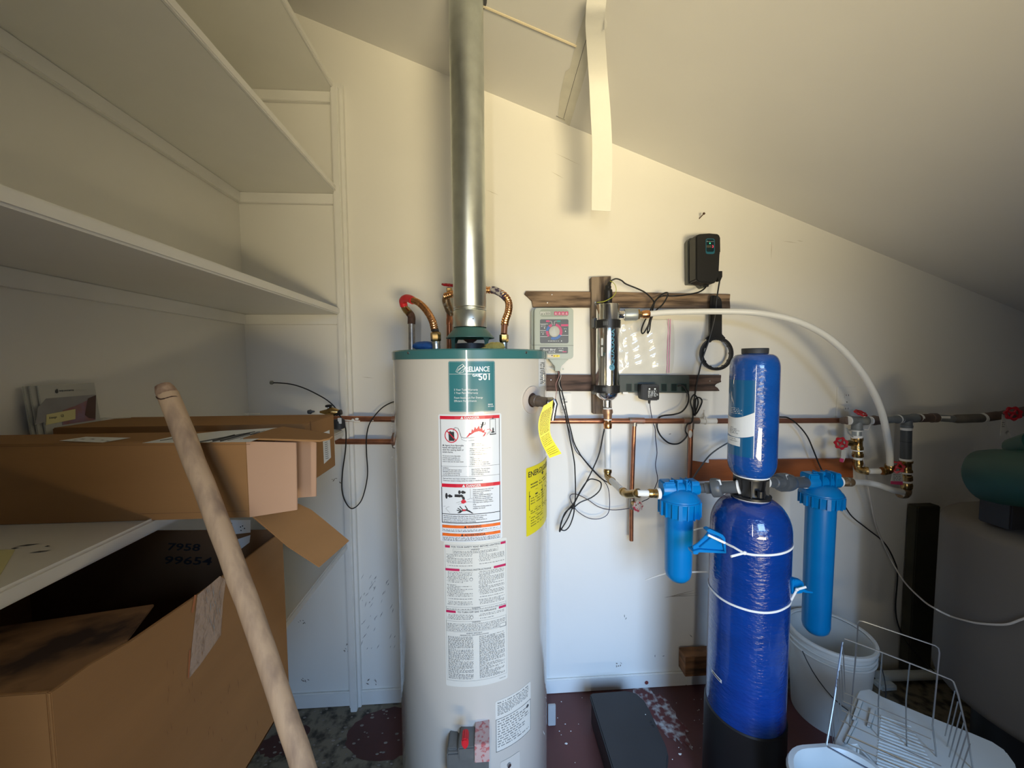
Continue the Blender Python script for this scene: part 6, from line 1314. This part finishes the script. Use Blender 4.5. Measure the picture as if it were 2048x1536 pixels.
for k in range(16):
    x, y = R.uniform(408, 440), R.uniform(1175, 1262); mark(b, tX(.0010), x, y, R.uniform(10, 34), 1.45+R.uniform(-.25, .25), R.uniform(.8, 2.2))
b.build('tape_residue', mat('residue', (.42, .40, .38), .5, var=.1), C_, smooth=False, kind='stuff')
b = MB(); line(b, tX(.0010), [(391, 1190), (385, 1225)], 4); line(b, tX(.0010), [(380, 1300), (377, 1356)], 3); b.build('torn_edge', mat('torn_card', (.45, .17, .07), .9), C_, smooth=False)
b = MB(); 
for k in range(26): mark(b, tX(.0008), R.uniform(330, 520), R.uniform(1290, 1480), R.uniform(6, 26), 1.5+R.uniform(-.2, .2), .9)
b.build('scuff_mark', 'cardboard_dark', C_, smooth=False, kind='stuff')
# small things in the gap on the lowest shelf are hidden; brochures and note on the wall side
bc = []
for k, (u0, u1, lab) in enumerate([(67, 192, 'grey and white brochure with a drop logo standing against the left wall'), (54, 70, 'second grey brochure standing behind the one with the drop logo')]):
    t = thing('brochure', lab, 'brochure', tuple(P((u0+u1)/2, 850, X=LX+.03)))
    xx = LX+.012-.006*k+.004; y0 = P(u0, 800, X=xx+.010).y; y1 = P(u1, 800, X=xx+.010).y; zt9 = P(120, 769, X=xx).z+.000; z0 = SZ+.001
    if k: y1 = y0+.12
    for q, dx in enumerate((0, .0055)):
        if q and k: break
        yy0 = y0+(.010 if q == 1 else 0)
        MB().hexa([(xx+dx+.022, yy0, z0), (xx+dx+.026, yy0, z0), (xx+dx+.026, y1, z0), (xx+dx+.022, y1, z0), (xx+dx, yy0, zt9), (xx+dx+.004, yy0, zt9), (xx+dx+.004, y1, zt9), (xx+dx, y1, zt9)]).build('cover' if q else 'back_pages', 'brochure', t, bevel=.0008)
    if not k:
        X0 = xx+.0095; n_ = V((zt9-z0, 0, .022)).normalized()
        def bm_(u, v, o_=.0006):
            d = ray(u, v); q0 = V((X0, 0, zt9)); tt = (q0+n_*o_-EYE).dot(n_)/d.dot(n_); return EYE+d*tt
        for pts, m in (([(92, 797), (190, 789), (190, 833), (128, 833), (70, 850), (76, 815)], 'photo_grey'), ([(125, 821), (150, 812), (176, 800), (192, 792), (191, 840), (125, 850)], 'photo_violet'), ([(176, 797), (192, 790), (191, 838), (178, 836), (170, 830)], 'photo_brown')):
            b = MB(); poly(b, lambda u, v, o_=.0006+.0004*(0 if m == 'photo_grey' else 1 if m == 'photo_violet' else 2): bm_(u, v, o_), pts); b.build('printed_photo', m, t, smooth=False)
        b = MB(); poly(b, lambda u, v: bm_(u, v, .0016), [(93, 829), (151, 818), (151, 838), (92, 850)]); b.build('sticky_note', 'paper_yellow', t, smooth=False)
        b = MB(); text(b, lambda u, v: bm_(u, v, .002), 98, 838, 4.5, 'keep', width=16, rot=-.15, skew=.2); text(b, lambda u, v: bm_(u, v, .002), 121, 833, 4.5, '@', width=7); text(b, lambda u, v: bm_(u, v, .001), 118, 783, 4, 'aquasana', True, width=30, rot=-.05)
        poly(b, lambda u, v: bm_(u, v, .001), [(111, 785), (111.5, 780), (114.5, 777.5), (116.5, 781), (116.5, 785), (114, 787)]); b.build('lettering', 'ink_grey', t, smooth=False)
# round wooden pole
p0, p1 = P(335, 788, .672), P(598, 1532, .575); dd_ = (p1-p0).normalized(); L = (p0.z-.0)/-dd_.z; e_ = p0+dd_*L
po = thing('wooden_pole', 'round bare wooden pole leaning in front of the boxes, splintered top', 'pole', tuple(e_))
rp9 = random.Random(5); n = 40
pts = [p0.lerp(e_, i/n)+V((rp9.uniform(-.0006, .0006)+.010*math.sin(PI*min(1, i/n*2.1)), rp9.uniform(-.0006, .0006), 0)) for i in range(n+1)]
MB().tube(pts, [.0148]+[.0155+.0022*i/n+rp9.uniform(-.0003, .0003) for i in range(n)], 20).build('shaft', 'stick_wood', po)
MB().rod(p0-dd_*.016+V((-.003, 0, 0)), p0+dd_*.001, [(0, .011), (.4, .0135), (1, .0148)], 12).build('split_end', mat('split_wood', (.50, .35, .25), .9, col2=(.2, .12, .08), scale=60, bump=.8), po)
MB().tube([p0+dd_*.006+V((.0155*math.cos(a), -.0155*abs(math.sin(a))+.0005, .002*math.sin(a*3))) for a in [PI*k/10 for k in range(11)]], .0012, 5).build('split_line', 'rust', po)
# brass regulator on the shelf end
rg_ = thing('regulator', 'small brass regulator with a black tee handle at the far end of the box shelf', 'regulator', tuple(P(665, 870, 1.30)))
yr = 1.42
MB().rod(P(640, 824, yr), P(680, 824, yr), [(0, .004), (.1, .006), (.35, .011), (.5, .018), (.65, .018), (.9, .010), (1, .008)], 16).build('body', 'brass', rg_)
MB().rod(P(657, 824, yr), P(657, 814, yr), [(0, .005), (1, .0035)], 10).build('stem', 'chrome', rg_)
MB().rod(P(651, 812.5, yr), P(664, 811.5, yr), [(0, .004), (.3, .0055), (.7, .0055), (1, .004)], 8).build('tee_handle', 'black_plastic', rg_)
MB().rod(P(672, 826, yr), P(683, 824, yr), [(0, .011), (1, .010)], 10).build('side_knob', 'black_plastic', rg_)
MB().rod(P(616, 824, yr), P(629, 823, yr), [(0, .007), (.4, .009), (.6, .005), (1, .003)], 10).build('end_fitting', 'pvc_grey', rg_)
MB().rod(P(677, 838, yr), P(679, 858, yr), [(0, .016), (.2, .022), (.9, .022), (1, .014)], 14).build('gauge', 'charcoal', rg_)
MB().box(tuple(P(675, 838, yr-.02)-V((0, 0, .018))), tuple(P(682, 838, yr-.02)+V((.001, .004, .004)))).build('gauge_label', 'label_white', rg_, bevel=.001)
cp = cable('capillary_tube', [(545, 765.5, 1.50), (560, 766, 1.50), (585, 769, 1.50), (610, 777, 1.50), (635, 789, 1.50), (655, 801, 1.50), (670, 815, 1.50), (680, 832, 1.50), (688, 846, 1.52), (692, 865, 1.56), (691, 900, 1.58), (685, 945, 1.58), (684, 980, 1.59), (691, 1004, 1.59), (703, 1017, 1.59), (717, 1009, 1.59), (727, 990, 1.59), (735, 950, 1.59), (733, 905, 1.59), (733, 875, 1.59), (738, 850, 1.59), (749, 832, 1.60), (765, 815, 1.61), (783, 805, 1.63), (795, 803, 1.64)], .0024, 'black_rubber', 'thin black capillary tube arching over the shelf end and looping below the copper pipes', 'tube')
MB().rod(P(547, 765.5, 1.50), P(540, 765, 1.50), [(0, .004), (.3, .0075), (.8, .0075), (1, .004)], 12).build('end_cap', mat('cap_grey', (.20, .20, .16), .5), cp)
# hanging drywall tape
ty_ = 1.38
Lp = [(1178, -14, 1.085), (1174, 0, 1.10), (1172, 20, 1.12), (1171, 50, 1.17), (1174, 100, 1.25), (1178, 160, 1.33), (1181, 225, 1.37), (1184, 290, 1.38), (1183.5, 360, 1.38), (1183, 421, 1.37)]
Rp = [(1216, -10, 1.075), (1213, 0, 1.085), (1211, 20, 1.11), (1209, 50, 1.16), (1212, 100, 1.24), (1216, 160, 1.32), (1221, 225, 1.36), (1224, 290, 1.38), (1224, 360, 1.38), (1221, 423, 1.37)]
t = thing('drywall_tape', 'long white strip of drywall tape peeled off and hanging from the ceiling', 'tape strip', tuple(P(1203, 421, 1.38)))
MB().sheet(spline(PP(Lp), 5), spline(PP(Rp), 5), .0012).build('paper_strip', mat('tape_paper', (.86, .85, .79), .75, var=.02, scale=12, bump=.3, bscale=30), t)
for pts in ([(1209, 33, 1.13), (1214, 44, 1.14), (1214, 52, 1.15), (1209, 60, 1.165)],): MB().prism(PP(pts), (0, .001, 0)).build('torn_flake', 'tape_paper', t, smooth=False)
